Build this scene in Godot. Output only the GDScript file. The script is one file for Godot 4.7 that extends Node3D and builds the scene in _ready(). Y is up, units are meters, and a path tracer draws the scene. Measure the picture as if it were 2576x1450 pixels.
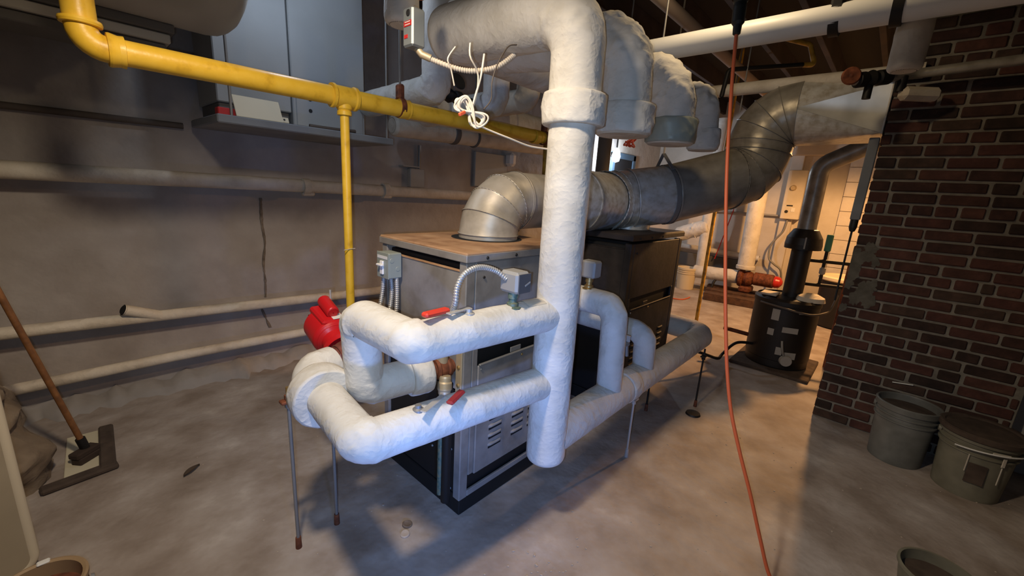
extends Node3D
# Basement boiler room. x runs along the left wall away from the viewer, -z points at the left wall, y is up, metres.

const EYE := Vector3(0, 1.45, 0)
var M := {}
var names := {}
var rng := RandomNumberGenerator.new()
var n_soft := FastNoiseLite.new()
var n_wrinkle := FastNoiseLite.new()
var n_fold := FastNoiseLite.new()


# ------------------------------------------------------------------ mesh collector
class MB:
	var v := PackedVector3Array()
	var n := PackedVector3Array()
	var ix := PackedInt32Array()

	func tri_ix(a: int, b: int, c: int):
		var g := (v[b] - v[a]).cross(v[c] - v[a])
		if g.dot(n[a] + n[b] + n[c]) > 0.0:
			ix.append(a); ix.append(c); ix.append(b)
		else:
			ix.append(a); ix.append(b); ix.append(c)

	func poly(pts: Array, nor: Vector3):
		var s := v.size()
		for p in pts:
			v.append(p); n.append(nor)
		for k in range(1, pts.size() - 1):
			tri_ix(s, s + k, s + k + 1)

	# chamfered box
	func box(c: Vector3, size: Vector3, bev := 0.003, b := Basis.IDENTITY):
		var h := size * 0.5
		bev = minf(bev, minf(h.x, minf(h.y, h.z)) * 0.9)
		var i := h - Vector3.ONE * bev
		var ax := [Vector3.RIGHT, Vector3.UP, Vector3.BACK]
		for k in 3:
			var u: int = (k + 1) % 3
			var w: int = (k + 2) % 3
			for s in [-1.0, 1.0]:
				var f := []
				for q in [[-1, -1], [1, -1], [1, 1], [-1, 1]]:
					f.append(c + b * (ax[k] * s * h[k] + ax[u] * q[0] * i[u] + ax[w] * q[1] * i[w]))
				poly(f, b * (ax[k] * s))
				for s2 in [-1.0, 1.0]:
					var e := []
					for q in [-1.0, 1.0]:
						e.append(c + b * (ax[k] * s * h[k] + ax[u] * s2 * i[u] + ax[w] * q * i[w]))
					for q in [1.0, -1.0]:
						e.append(c + b * (ax[k] * s * i[k] + ax[u] * s2 * h[u] + ax[w] * q * i[w]))
					poly(e, b * (ax[k] * s + ax[u] * s2).normalized())
		for sx in [-1.0, 1.0]:
			for sy in [-1.0, 1.0]:
				for sz in [-1.0, 1.0]:
					poly([c + b * Vector3(sx * h.x, sy * i.y, sz * i.z), c + b * Vector3(sx * i.x, sy * h.y, sz * i.z), c + b * Vector3(sx * i.x, sy * i.y, sz * h.z)], b * Vector3(sx, sy, sz).normalized())

	# rings[i] is a list of points; smooth normals by finite differences
	func rings(rg: Array, closed := true):
		var m: int = rg[0].size()
		var s := v.size()
		var cnt := rg.size()
		for i in cnt:
			var cen := Vector3.ZERO
			for p in rg[i]:
				cen += p
			cen /= m
			var i0: int = max(i - 1, 0)
			var i1: int = min(i + 1, cnt - 1)
			for j in m:
				var j0: int = (j - 1 + m) % m if closed else max(j - 1, 0)
				var j1: int = (j + 1) % m if closed else min(j + 1, m - 1)
				var du: Vector3 = rg[i1][j] - rg[i0][j]
				var dv: Vector3 = rg[i][j1] - rg[i][j0]
				var nn := du.cross(dv)
				if nn.length() < 1e-12:
					nn = rg[i1][j] - rg[i0][j] if i == cnt - 1 else rg[i0][j] - rg[i1][j]
				v.append(rg[i][j]); n.append(nn.normalized())
		# make normals agree in side: outward from ring centre for closed shapes
		if closed:
			for i in cnt:
				var cen := Vector3.ZERO
				for p in rg[i]:
					cen += p
				cen /= m
				for j in m:
					var k := s + i * m + j
					var out: Vector3 = rg[i][j] - cen
					if out.length() > 1e-5 and n[k].dot(out) < -0.05 * out.length():
						n[k] = -n[k]
		for i in cnt - 1:
			for j in (m if closed else m - 1):
				var a := s + i * m + j
				var b := s + i * m + (j + 1) % m
				tri_ix(a, b, a + m)
				tri_ix(b, b + m, a + m)

	func annulus(inner: Array, outer: Array, nor: Vector3):
		var s := v.size()
		var m := inner.size()
		for j in m:
			v.append(inner[j]); n.append(nor)
			v.append(outer[j]); n.append(nor)
		for j in m:
			var a := s + j * 2
			var b := s + ((j + 1) % m) * 2
			tri_ix(a, b, a + 1)
			tri_ix(b, b + 1, a + 1)

	# profile of [radius, height] turned about an axis from o along up
	func lathe(o: Vector3, up: Vector3, prof: Array, seg := 32):
		up = up.normalized()
		var x := up.cross(Vector3.RIGHT if absf(up.x) < 0.9 else Vector3.BACK).normalized()
		var z := x.cross(up)
		var m := seg
		for k in prof.size() - 1:
			var r0: float = prof[k][0]
			var r1: float = prof[k + 1][0]
			var h0: float = prof[k][1]
			var h1: float = prof[k + 1][1]
			var nr := h1 - h0
			var nh := -(r1 - r0)
			if Vector2(nr, nh).length() < 1e-9:
				continue
			var s := v.size()
			for j in m:
				var a := TAU * j / m
				var d := x * cos(a) + z * sin(a)
				var nor := (d * nr + up * nh).normalized()
				v.append(o + d * r0 + up * h0); n.append(nor)
				v.append(o + d * r1 + up * h1); n.append(nor)
			for j in m:
				var a := s + j * 2
				var b := s + ((j + 1) % m) * 2
				tri_ix(a, b, a + 1)
				tri_ix(b, b + 1, a + 1)

	# round bar along points with fixed radius
	func tube(pts: Array, r: float, seg := 12, cap := true):
		var rg := []
		var t0: Vector3 = (pts[1] - pts[0]).normalized()
		var x := t0.cross(Vector3.UP if absf(t0.y) < 0.9 else Vector3.RIGHT).normalized()
		for i in pts.size():
			var t: Vector3 = (pts[min(i + 1, pts.size() - 1)] - pts[max(i - 1, 0)]).normalized()
			x = (x - t * x.dot(t)).normalized()
			var y := t.cross(x)
			var ring := []
			for j in seg:
				var a := TAU * j / seg
				ring.append(pts[i] + (x * cos(a) + y * sin(a)) * r)
			rg.append(ring)
		rings(rg)
		if cap:
			poly(rg[0], -t0)
			poly(rg[-1], (pts[-1] - pts[-2]).normalized())

	func mesh() -> ArrayMesh:
		var arr := []
		arr.resize(Mesh.ARRAY_MAX)
		arr[Mesh.ARRAY_VERTEX] = v
		arr[Mesh.ARRAY_NORMAL] = n
		arr[Mesh.ARRAY_INDEX] = ix
		var am := ArrayMesh.new()
		am.add_surface_from_arrays(Mesh.PRIMITIVE_TRIANGLES, arr)
		return am


# ------------------------------------------------------------------ objects
func thing(called: String, label: String, cat: String, at: Vector3, group := "") -> Node3D:
	var o := Node3D.new()
	o.name = numbered(called)
	add_child(o, true)
	o.position = at
	o.set_meta("label", label)
	o.set_meta("category", cat)
	if group:
		o.set_meta("group", group)
	return o


func numbered(called: String) -> String:
	var k: int = names.get(called, 0)
	names[called] = k + 1
	return called if k == 0 else "%s_%03d" % [called, k]


# a part whose mesh is given in world metres
func part(parent: Node, called: String, mb, mat, label := "") -> MeshInstance3D:
	var o := MeshInstance3D.new()
	o.name = called
	o.mesh = mb.mesh() if mb is MB else mb
	o.material_override = M[mat] if mat is String else mat
	parent.add_child(o, true)
	var acc := Vector3.ZERO
	var p := parent
	while p != self:
		acc += p.position
		p = p.get_parent()
	o.position = -acc
	if label:
		o.set_meta("label", label)
	return o


func struct(called: String, mb, mat) -> MeshInstance3D:
	var o := part(self, called, mb, mat)
	o.set_meta("kind", "structure")
	return o


func single(called: String, label: String, cat: String, mb: MB, mat, group := "") -> MeshInstance3D:
	# a thing that is one mesh
	var o := part(self, numbered(called), mb, mat)
	o.set_meta("label", label)
	o.set_meta("category", cat)
	if group:
		o.set_meta("group", group)
	return o


func bx(c: Vector3, s: Vector3, bev := 0.003, b := Basis.IDENTITY) -> MB:
	var m := MB.new()
	m.box(c, s, bev, b)
	return m


func bar(pts: Array, r: float, seg := 12) -> MB:
	var m := MB.new()
	m.tube(pts, r, seg)
	return m


func lat(o: Vector3, up: Vector3, prof: Array, seg := 32) -> MB:
	var m := MB.new()
	m.lathe(o, up, prof, seg)
	return m


# ------------------------------------------------------------------ pipes
# centre line with rounded corners -> list of sections [is_elbow, points]
func route(pts: Array, bend: float, step := 0.012) -> Array:
	var secs := []
	var cur: Vector3 = pts[0]
	for k in range(1, pts.size()):
		var p: Vector3 = pts[k]
		var d := (p - cur).normalized()
		if k == pts.size() - 1:
			secs.append([false, line(cur, p, step)])
			break
		var q: Vector3 = pts[k + 1]
		var e := (q - p).normalized()
		var ang := acos(clampf(d.dot(e), -1, 1))
		var cut := bend * tan(ang * 0.5)
		cut = minf(cut, minf(p.distance_to(cur) * 0.98, p.distance_to(q) * 0.49 if k < pts.size() - 2 else p.distance_to(q) * 0.95))
		var a := p - d * cut
		var b := p + e * cut
		if a.distance_to(cur) > 0.004:
			secs.append([false, line(cur, a, step)])
		var r := cut / tan(ang * 0.5)
		var nrm := (e - d * e.dot(d)).normalized()
		var cen := a + nrm * r
		var arc := []
		var num: int = max(6, int(r * ang / (step * 0.6)))
		for i in num + 1:
			var t := ang * i / num
			arc.append(cen - nrm * r * cos(t) + d * r * sin(t))
		secs.append([true, arc])
		cur = b
	return secs


func line(a: Vector3, b: Vector3, step: float) -> Array:
	var num: int = max(2, int(a.distance_to(b) / step))
	var out := []
	for i in num + 1:
		out.append(a.lerp(b, float(i) / num))
	return out


# skin of one section: wrinkled canvas when amp > 0
func skin(pts: Array, t_in: Vector3, t_out: Vector3, r: float, seg: int, amp: float, fold: float, cap0 := false, cap1 := false, r1 := -1.0, swell := 0.0) -> MB:
	if r1 < 0.0:
		r1 = r
	var rg := []
	var x := t_in.cross(Vector3.UP if absf(t_in.y) < 0.9 else Vector3.RIGHT).normalized()
	var cnt := pts.size()
	var rr := r * 0.35
	if cap0:
		for k in 5:
			var a := PI / 2 * k / 5.0
			rg.append(ring_at(pts[0] - t_in * rr * (cos(a)), t_in, x, maxf(r - rr + rr * sin(a), 0.001) if k else 0.002, seg, 0, 0, r))
			if k == 0:
				rg.append(ring_at(pts[0] - t_in * rr, t_in, x, r - rr, seg, amp, 0, r))
	for i in cnt:
		var t: Vector3
		if i == 0:
			t = t_in
		elif i == cnt - 1:
			t = t_out
		else:
			t = (pts[i + 1] - pts[i - 1]).normalized()
		x = (x - t * x.dot(t)).normalized()
		var f := float(i) / (cnt - 1)
		var e := sin(PI * f)
		rg.append(ring_at(pts[i], t, x, lerpf(r, r1, f) * (1.0 + swell * e), seg, amp, fold * minf(1.0, e * 1.6), r))
	if cap1:
		r = r1
		rr = r * 0.35
		for k in range(1, 6):
			var a := PI / 2 * k / 5.0
			rg.append(ring_at(pts[-1] + t_out * rr * sin(a), t_out, x, r - rr + rr * cos(a), seg, amp if k < 5 else 0.0, 0, r))
		rg.append(ring_at(pts[-1] + t_out * rr, t_out, x, 0.002, seg, 0, 0, r))
	var m := MB.new()
	m.rings(rg)
	return m


func ring_at(c: Vector3, t: Vector3, x: Vector3, r: float, seg: int, amp: float, fold: float, _r0: float) -> Array:
	var y := t.cross(x)
	var ring := []
	for j in seg:
		var a := TAU * j / seg
		var d := x * cos(a) + y * sin(a)
		var p := c + d * r
		var h := 0.0
		if amp > 0.0:
			h = n_soft.get_noise_3dv(p) * amp
			var w := n_wrinkle.get_noise_3dv(p)
			h += amp * 0.9 * maxf(0.0, w - 0.25)
		if fold > 0.0:
			h += fold * (maxf(0.0, n_fold.get_noise_3dv(p) - 0.2) * 1.6)
		ring.append(p + d * h)
	return ring


# an insulated or bare pipe: straight runs and elbows are its parts
func pipe(called: String, label: String, cat: String, pts: Array, r: float, bend: float, mat: String, o := {}) -> Node3D:
	var base: Vector3 = pts[0]
	for p in pts:
		if p.y < base.y:
			base = p
	var root: Node3D = o.get("under", null)
	if root == null:
		root = thing(called, label, cat, base, o.get("group", ""))
	var secs := route(pts, bend, o.get("step", 0.012))
	var amp: float = o.get("amp", 0.0)
	var seg: int = o.get("seg", 40)
	for k in secs.size():
		var q: Array = secs[k][1]
		var a: Vector3 = (q[1] - q[0]).normalized()
		var b: Vector3 = (q[-1] - q[-2]).normalized()
		if k > 0 and secs[k][0]:
			var pr: Array = secs[k - 1][1]
			a = (pr[-1] - pr[-2]).normalized()
		if k < secs.size() - 1 and secs[k][0]:
			var nx: Array = secs[k + 1][1]
			b = (nx[1] - nx[0]).normalized()
		var f: float = o.get("fold", amp * 2.2) if secs[k][0] else 0.0
		var r_end: float = o.get("r_end", r)
		var last_elbow: bool = secs[k][0] and k == secs.size() - 2
		var ra: float = r_end if k == secs.size() - 1 and k > 0 else r
		var rb: float = r_end if last_elbow or (k == secs.size() - 1 and k > 0) else r
		part(root, "elbow" if secs[k][0] else o.get("run", "pipe_run"), skin(q, a, b, ra, seg, amp, f, o.get("cap0", false) and k == 0, o.get("cap1", false) and k == secs.size() - 1, rb, o.get("swell", 0.0) if secs[k][0] else 0.0), mat)
	return root


# a patch glued on the upper side of a pipe between two angles from straight up
func patch(a: Vector3, b: Vector3, r: float, a0: float, a1: float) -> MB:
	var t := (b - a).normalized()
	var side := t.cross(Vector3.UP).normalized()
	var up := side.cross(t)
	var rg := []
	for i in 9:
		var ring := []
		for j in 13:
			var an := lerpf(a0, a1, j / 12.0)
			var edge := 0.0015 if (i == 0 or i == 8 or j == 0 or j == 12) else 0.0
			var p := a.lerp(b, i / 8.0) + (side * sin(an) + up * cos(an)) * (r - edge)
			ring.append(p + (side * sin(an) + up * cos(an)) * 0.0015 * n_soft.get_noise_3dv(p * 2.0))
		rg.append(ring)
	var m := MB.new()
	m.rings(rg, false)
	return m


# a sleeve of canvas or metal round a pipe
func collar(root: Node, called: String, c: Vector3, axis: Vector3, r: float, r_in: float, length: float, mat, amp := 0.0, label := ""):
	axis = axis.normalized()
	var a := c - axis * length * 0.5
	var x := axis.cross(Vector3.UP if absf(axis.y) < 0.9 else Vector3.RIGHT).normalized()
	var rg := []
	rg.append(ring_at(a, axis, x, r - 0.005, 44, amp, 0, r))
	var num := 10
	for i in num + 1:
		var bulge := 0.003 * sin(PI * i / num)
		rg.append(ring_at(a + axis * (0.004 + (length - 0.008) * i / num), axis, x, r + bulge, 44, amp, amp * 1.2, r))
	rg.append(ring_at(a + axis * length, axis, x, r - 0.005, 44, amp, 0, r))
	var m := MB.new()
	m.rings(rg)
	m.annulus(ring_at(a, axis, x, r_in, 44, 0, 0, r), rg[0], -axis)
	m.annulus(ring_at(a + axis * length, axis, x, r_in, 44, 0, 0, r), rg[-1], axis)
	return part(root, called, m, mat, label)


func curve(pts: Array, num: int) -> Array:
	var c := Curve3D.new()
	for i in pts.size():
		var t := Vector3.ZERO
		if i > 0 and i < pts.size() - 1:
			t = (pts[i + 1] - pts[i - 1]) / 6.0
		c.add_point(pts[i], -t, t)
	var out := []
	var total := c.get_baked_length()
	for i in num + 1:
		out.append(c.sample_baked(total * i / num, true))
	return out


# corrugated metal conduit along a curve
func flex(root: Node, called: String, pts: Array, r: float, pitch := 0.009, mat := "steel_flex"):
	var c := curve(pts, 60)
	var total := 0.0
	for i in range(1, c.size()):
		total += c[i].distance_to(c[i - 1])
	var num := int(total / pitch * 4)
	c = curve(pts, num)
	var rg := []
	var x := Vector3.ZERO
	for i in c.size():
		var t: Vector3 = (c[min(i + 1, c.size() - 1)] - c[max(i - 1, 0)]).normalized()
		if x == Vector3.ZERO:
			x = t.cross(Vector3.UP if absf(t.y) < 0.9 else Vector3.RIGHT).normalized()
		x = (x - t * x.dot(t)).normalized()
		rg.append(ring_at(c[i], t, x, r * (1.0 if i % 4 < 2 else 0.8), 12, 0, 0, r))
	var m := MB.new()
	m.rings(rg)
	return part(root, called, m, mat)


# ------------------------------------------------------------------ materials
func noise_tex(freq: float, seed_: int, cols: Array, size := 512, oct := 5, type := FastNoiseLite.TYPE_SIMPLEX_SMOOTH) -> NoiseTexture2D:
	var n := FastNoiseLite.new()
	n.seed = seed_
	n.noise_type = type
	n.frequency = freq
	n.fractal_octaves = oct
	n.fractal_gain = 0.55
	var t := NoiseTexture2D.new()
	t.width = size
	t.height = size
	t.seamless = true
	t.noise = n
	t.generate_mipmaps = false
	if cols:
		var g := Gradient.new()
		var off := PackedFloat32Array()
		var cc := PackedColorArray()
		for c in cols:
			off.append(c[0]); cc.append(c[1])
		g.offsets = off
		g.colors = cc
		t.color_ramp = g
	return t


func noise_normal(freq: float, seed_: int, strength: float, size := 512, oct := 4, type := FastNoiseLite.TYPE_SIMPLEX_SMOOTH) -> NoiseTexture2D:
	var t := noise_tex(freq, seed_, [], size, oct, type)
	t.as_normal_map = true
	t.bump_strength = strength
	return t


func mat(name_: String, col, rough := 0.7, metal := 0.0, o := {}) -> StandardMaterial3D:
	var m := StandardMaterial3D.new()
	m.roughness = rough
	m.metallic = metal
	if col is Color:
		m.albedo_color = col
	else:
		m.albedo_texture = col
	if o.has("normal"):
		m.normal_enabled = true
		m.normal_texture = o.normal
		m.normal_scale = o.get("nscale", 1.0)
	if col is Texture2D or o.has("normal") or o.has("rough_tex"):
		m.uv1_triplanar = true
		m.uv1_world_triplanar = true
		var s: float = o.get("scale", 1.0)
		m.uv1_scale = Vector3(s, s, s)
		m.uv1_triplanar_sharpness = 4.0
	if o.has("rough_tex"):
		m.roughness_texture = o.rough_tex
	M[name_] = m
	return m


func C(r: int, g: int, b: int) -> Color:
	return Color8(r, g, b)


func materials():
	var fine := noise_normal(0.03, 3, 3.0)
	var dents := noise_normal(0.008, 9, 6.0, 512, 4)
	var pits := noise_normal(0.02, 21, 5.0, 512, 5)
	var crease := noise_normal(0.006, 77, 7.0, 1024, 3)
	crease.noise.fractal_type = FastNoiseLite.FRACTAL_RIDGED
	crease.noise.domain_warp_enabled = true
	crease.noise.domain_warp_amplitude = 40.0
	crease.noise.domain_warp_frequency = 0.006
	mat("canvas", noise_tex(0.006, 1, [[0.0, C(190, 184, 172)], [0.45, C(208, 203, 193)], [1.0, C(219, 215, 207)]], 512, 5), 0.72, 0.0, {"normal": crease, "nscale": 0.75, "scale": 1.5})
	mat("canvas_old", noise_tex(0.006, 2, [[0.0, C(176, 164, 146)], [0.5, C(200, 190, 172)], [1.0, C(214, 206, 190)]], 512, 5), 0.78, 0.0, {"normal": crease, "nscale": 0.7, "scale": 1.3})
	mat("pvc_wrap", noise_tex(0.004, 4, [[0.0, C(208, 208, 204)], [1.0, C(226, 226, 222)]], 256, 4), 0.45)
	mat("yellow", noise_tex(0.01, 6, [[0.0, C(206, 160, 40)], [0.35, C(234, 188, 54)], [1.0, C(242, 200, 74)]], 512, 5), 0.38, 0.0, {"normal": fine, "nscale": 0.15, "scale": 2.0})
	mat("yellow_dirty_shaded", noise_tex(0.012, 8, [[0.0, C(120, 92, 30)], [0.5, C(190, 145, 45)], [1.0, C(220, 175, 60)]], 256, 5), 0.5, 0.0, {"scale": 3.0})  # mottled darker yellow; on the gas post the tone stands for shade
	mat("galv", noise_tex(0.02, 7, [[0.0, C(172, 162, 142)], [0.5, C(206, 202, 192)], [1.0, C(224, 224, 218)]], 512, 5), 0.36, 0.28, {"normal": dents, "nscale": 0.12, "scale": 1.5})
	mat("galv_lit", noise_tex(0.008, 18, [[0.0, C(168, 168, 162)], [1.0, C(206, 206, 200)]], 256, 4), 0.3, 0.35, {"scale": 1.5})  # metal tone that carries the light caught by one flue facet
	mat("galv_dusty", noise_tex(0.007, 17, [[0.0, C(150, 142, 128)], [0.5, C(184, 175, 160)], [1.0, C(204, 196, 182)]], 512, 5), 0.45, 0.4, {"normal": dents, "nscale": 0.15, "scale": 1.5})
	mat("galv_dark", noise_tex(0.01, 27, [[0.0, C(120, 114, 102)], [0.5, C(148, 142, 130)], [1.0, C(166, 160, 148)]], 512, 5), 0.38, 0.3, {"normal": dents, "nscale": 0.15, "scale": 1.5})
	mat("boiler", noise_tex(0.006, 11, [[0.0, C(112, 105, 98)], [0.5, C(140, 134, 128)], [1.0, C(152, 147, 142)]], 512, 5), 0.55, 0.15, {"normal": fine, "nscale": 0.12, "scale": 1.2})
	mat("boiler_brown_shaded", noise_tex(0.006, 12, [[0.0, C(32, 27, 24)], [0.5, C(46, 39, 35)], [1.0, C(60, 51, 45)]], 512, 5), 0.6, 0.15, {"normal": fine, "nscale": 0.15, "scale": 1.2})  # brown sheet metal with the shade it stands in put into the colour
	mat("boiler_lid", noise_tex(0.008, 13, [[0.0, C(126, 92, 64)], [0.4, C(160, 122, 88)], [1.0, C(182, 148, 114)]], 512, 6), 0.8, 0.0, {"normal": fine, "nscale": 0.2, "scale": 1.4})
	mat("boiler_base", C(26, 25, 25), 0.6, 0.2)
	mat("black_hole", C(8, 8, 9), 0.95)
	mat("floor", noise_tex(0.0055, 31, [[0.0, C(134, 119, 106)], [0.35, C(152, 138, 126)], [0.55, C(162, 149, 138)], [0.75, C(170, 158, 148)], [1.0, C(192, 182, 172)]], 1024, 7), 0.68, 0.0, {"normal": pits, "nscale": 0.35, "scale": 0.42})
	mat("wall", noise_tex(0.004, 32, [[0.0, C(140, 132, 125)], [0.5, C(155, 148, 142)], [1.0, C(167, 161, 155)]], 1024, 6), 0.85, 0.0, {"normal": pits, "nscale": 0.25, "scale": 0.45})
	mat("wall_white", noise_tex(0.004, 33, [[0.0, C(188, 178, 164)], [1.0, C(214, 206, 194)]], 512, 5), 0.8, 0.0, {"normal": pits, "nscale": 0.2, "scale": 0.6})
	mat("block_white", noise_tex(0.005, 34, [[0.0, C(196, 184, 166)], [1.0, C(216, 206, 190)]], 512, 5), 0.8, 0.0, {"normal": pits, "nscale": 0.3, "scale": 0.9})
	mat("wall_dark", noise_tex(0.004, 35, [[0.0, C(70, 62, 56)], [1.0, C(98, 90, 84)]], 512, 5), 0.9)
	mat("wall_grey", C(150, 146, 140), 0.85)
	mat("ceiling", C(42, 38, 36), 0.95)
	mat("joist", noise_tex(0.01, 36, [[0.0, C(46, 38, 33)], [1.0, C(70, 58, 50)]], 256, 5), 0.9)
	mat("joist_pale", C(150, 134, 120), 0.9)
	mat("mortar", noise_tex(0.02, 41, [[0.0, C(112, 106, 95)], [1.0, C(142, 136, 124)]], 256, 5), 0.95, 0.0, {"normal": pits, "nscale": 0.5, "scale": 2.0})
	mat("mortar_smear", noise_tex(0.02, 42, [[0.0, C(78, 74, 65)], [1.0, C(104, 100, 90)]], 256, 5), 0.95, 0.0, {"normal": pits, "nscale": 0.6, "scale": 2.0})
	var bt := [[78, 50, 41], [66, 43, 36], [86, 55, 45], [58, 41, 34], [72, 54, 44], [52, 38, 32], [80, 49, 41]]
	for k in bt.size():
		var b: Array = bt[k]
		mat("brick%d" % k, noise_tex(0.03, 50 + k, [[0.0, C(b[0] - 16, b[1] - 11, b[2] - 9)], [0.6, C(b[0], b[1], b[2])], [1.0, C(b[0] + 14, b[1] + 10, b[2] + 9)]], 128, 4), 0.92, 0.0, {"normal": pits, "nscale": 0.5, "scale": 2.5})
	mat("red_paint", C(196, 28, 34), 0.35, 0.0)
	mat("red_dark", C(120, 14, 20), 0.45)
	mat("red_cast", noise_tex(0.02, 61, [[0.0, C(96, 50, 40)], [1.0, C(140, 82, 70)]], 256, 4), 0.5, 0.1, {"scale": 3.0})
	mat("rust", noise_tex(0.02, 62, [[0.0, C(70, 36, 22)], [0.5, C(112, 62, 38)], [1.0, C(150, 88, 56)]], 256, 5), 0.75, 0.2, {"scale": 3.0})
	mat("brass", C(176, 146, 92), 0.4, 0.7)
	mat("bronze_pale", C(196, 178, 146), 0.5, 0.45)
	mat("copper_green", noise_tex(0.03, 63, [[0.0, C(60, 90, 84)], [0.5, C(104, 124, 112)], [1.0, C(150, 132, 96)]], 256, 4), 0.55, 0.4, {"scale": 5.0})
	mat("handle_red", C(214, 62, 44), 0.42)
	mat("handle_maroon", C(140, 40, 44), 0.42)
	mat("steel", C(186, 184, 180), 0.38, 0.35)
	mat("steel_flex", C(180, 178, 174), 0.36, 0.4)
	mat("steel_dull", C(132, 130, 126), 0.5, 0.3)
	mat("switch_grey", C(158, 156, 152), 0.45, 0.2)
	mat("switch_face", C(104, 102, 102), 0.45, 0.3)
	mat("box_green", C(150, 156, 146), 0.5, 0.2)
	mat("box_grey", C(134, 140, 142), 0.45, 0.3)
	mat("white_plastic", C(228, 226, 222), 0.4)
	mat("label_white", C(214, 212, 206), 0.6)
	mat("label_red", C(190, 40, 40), 0.55)
	mat("ink", C(30, 30, 32), 0.7)
	mat("ink_red", C(150, 60, 50), 0.7)
	mat("black_iron", C(34, 32, 31), 0.55, 0.4)
	mat("black_paint", C(26, 22, 21), 0.5, 0.1)
	mat("rubber", C(30, 32, 31), 0.55)
	mat("orange_cord", C(206, 98, 58), 0.5)
	mat("orange_bright", C(230, 96, 60), 0.5)
	mat("cable_white", C(206, 194, 176), 0.5)
	mat("cable_dark", C(84, 74, 66), 0.6)
	mat("bucket_grey", noise_tex(0.01, 71, [[0.0, C(94, 94, 88)], [1.0, C(124, 124, 118)]], 256, 4), 0.55, 0.0, {"scale": 2.0})
	mat("bucket_olive", noise_tex(0.01, 72, [[0.0, C(104, 100, 84)], [1.0, C(134, 130, 112)]], 256, 4), 0.55, 0.0, {"scale": 2.0})
	mat("dust_brown", noise_tex(0.01, 73, [[0.0, C(58, 46, 38)], [1.0, C(88, 74, 62)]], 256, 4), 0.95, 0.0, {"scale": 3.0})
	mat("seam", noise_tex(0.03, 91, [[0.0, C(84, 74, 64)], [1.0, C(132, 120, 108)]], 128, 4), 0.95, 0.0, {"scale": 3.0})
	mat("cream", C(206, 196, 168), 0.6)
	mat("bucket_cream", C(216, 200, 168), 0.55)
	mat("can_tan", C(150, 124, 92), 0.5)
	mat("can_rust", noise_tex(0.02, 74, [[0.0, C(74, 40, 28)], [1.0, C(120, 68, 46)]], 256, 4), 0.7, 0.0, {"scale": 4.0})
	mat("sack", noise_tex(0.008, 75, [[0.0, C(96, 80, 64)], [0.5, C(124, 106, 86)], [1.0, C(146, 128, 106)]], 256, 5), 0.95, 0.0, {"normal": fine, "nscale": 0.8, "scale": 2.0})
	mat("board", noise_tex(0.004, 76, [[0.0, C(150, 136, 112)], [1.0, C(172, 158, 134)]], 256, 4), 0.7)
	mat("board_edge", C(206, 192, 166), 0.7)
	mat("broom_wood", noise_tex(0.02, 77, [[0.0, C(104, 66, 36)], [1.0, C(150, 100, 56)]], 256, 4), 0.55, 0.0, {"scale": 3.0})
	mat("bristle", C(58, 44, 34), 0.95)
	mat("tan_patch", noise_tex(0.01, 78, [[0.0, C(196, 186, 168)], [1.0, C(216, 206, 190)]], 256, 4), 0.8)
	mat("tank_grey", noise_tex(0.004, 79, [[0.0, C(160, 158, 150)], [1.0, C(182, 180, 172)]], 256, 4), 0.6)
	mat("cabinet_grey", noise_tex(0.004, 80, [[0.0, C(150, 152, 150)], [1.0, C(166, 168, 166)]], 256, 4), 0.6)
	mat("cabinet_dark", C(92, 90, 88), 0.7)
	mat("platform", noise_tex(0.006, 81, [[0.0, C(112, 116, 120)], [1.0, C(140, 144, 148)]], 256, 4), 0.8)
	mat("wood", noise_tex(0.02, 82, [[0.0, C(58, 38, 26)], [1.0, C(104, 74, 50)]], 256, 4), 0.7, 0.0, {"scale": 2.0})
	mat("door_blue", C(84, 108, 128), 0.5)
	mat("pump_red", C(200, 44, 34), 0.3)
	mat("tape_blue", C(80, 130, 200), 0.4)
	mat("tape_green", C(90, 170, 130), 0.45)
	mat("green_cap", C(60, 120, 96), 0.5)
	mat("dirt", noise_tex(0.02, 83, [[0.0, C(86, 72, 60)], [1.0, C(132, 116, 100)]], 256, 4), 0.95, 0.0, {"scale": 3.0})
	mat("chip", C(176, 160, 142), 0.6)
	mat("leaf", C(70, 54, 40), 0.8)
	mat("chalk", C(220, 220, 210), 0.7)


func glow(name_: String, c: Color, e: float):
	var m := StandardMaterial3D.new()
	m.albedo_color = Color(1, 1, 1)
	m.emission_enabled = true
	m.emission = c
	m.emission_energy_multiplier = e
	M[name_] = m


func omni(at: Vector3, c: Color, e: float, size: float, rng_ := 14.0):
	var l := OmniLight3D.new()
	l.name = "lamp_light"
	l.light_color = c
	l.light_energy = e
	l.light_size = size
	l.omni_range = rng_
	l.omni_attenuation = 2.0
	l.shadow_enabled = true
	l.position = at
	add_child(l, true)
	return l


func spot(called: String, at: Vector3, to: Vector3, c: Color, e: float, size: float, angle: float):
	var l := SpotLight3D.new()
	l.name = called
	l.light_color = c
	l.light_energy = e
	l.light_size = size
	l.spot_range = 14.0
	l.spot_attenuation = 2.0
	l.spot_angle = angle
	l.spot_angle_attenuation = 1.0
	l.shadow_enabled = true
	add_child(l, true)
	l.look_at_from_position(at, to, Vector3.UP)


# a lamp under a shade: light goes down and sideways only
func down(at: Vector3, c: Color, e: float, size: float, angle: float, soft: float):
	var l := SpotLight3D.new()
	l.name = "lamp_light"
	l.light_color = c
	l.light_energy = e
	l.light_size = size
	l.spot_range = 14.0
	l.spot_attenuation = 2.0
	l.spot_angle = angle
	l.spot_angle_attenuation = soft
	l.shadow_enabled = true
	l.transform = Transform3D(Basis(Vector3.RIGHT, -PI / 2), at)
	add_child(l, true)


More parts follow.
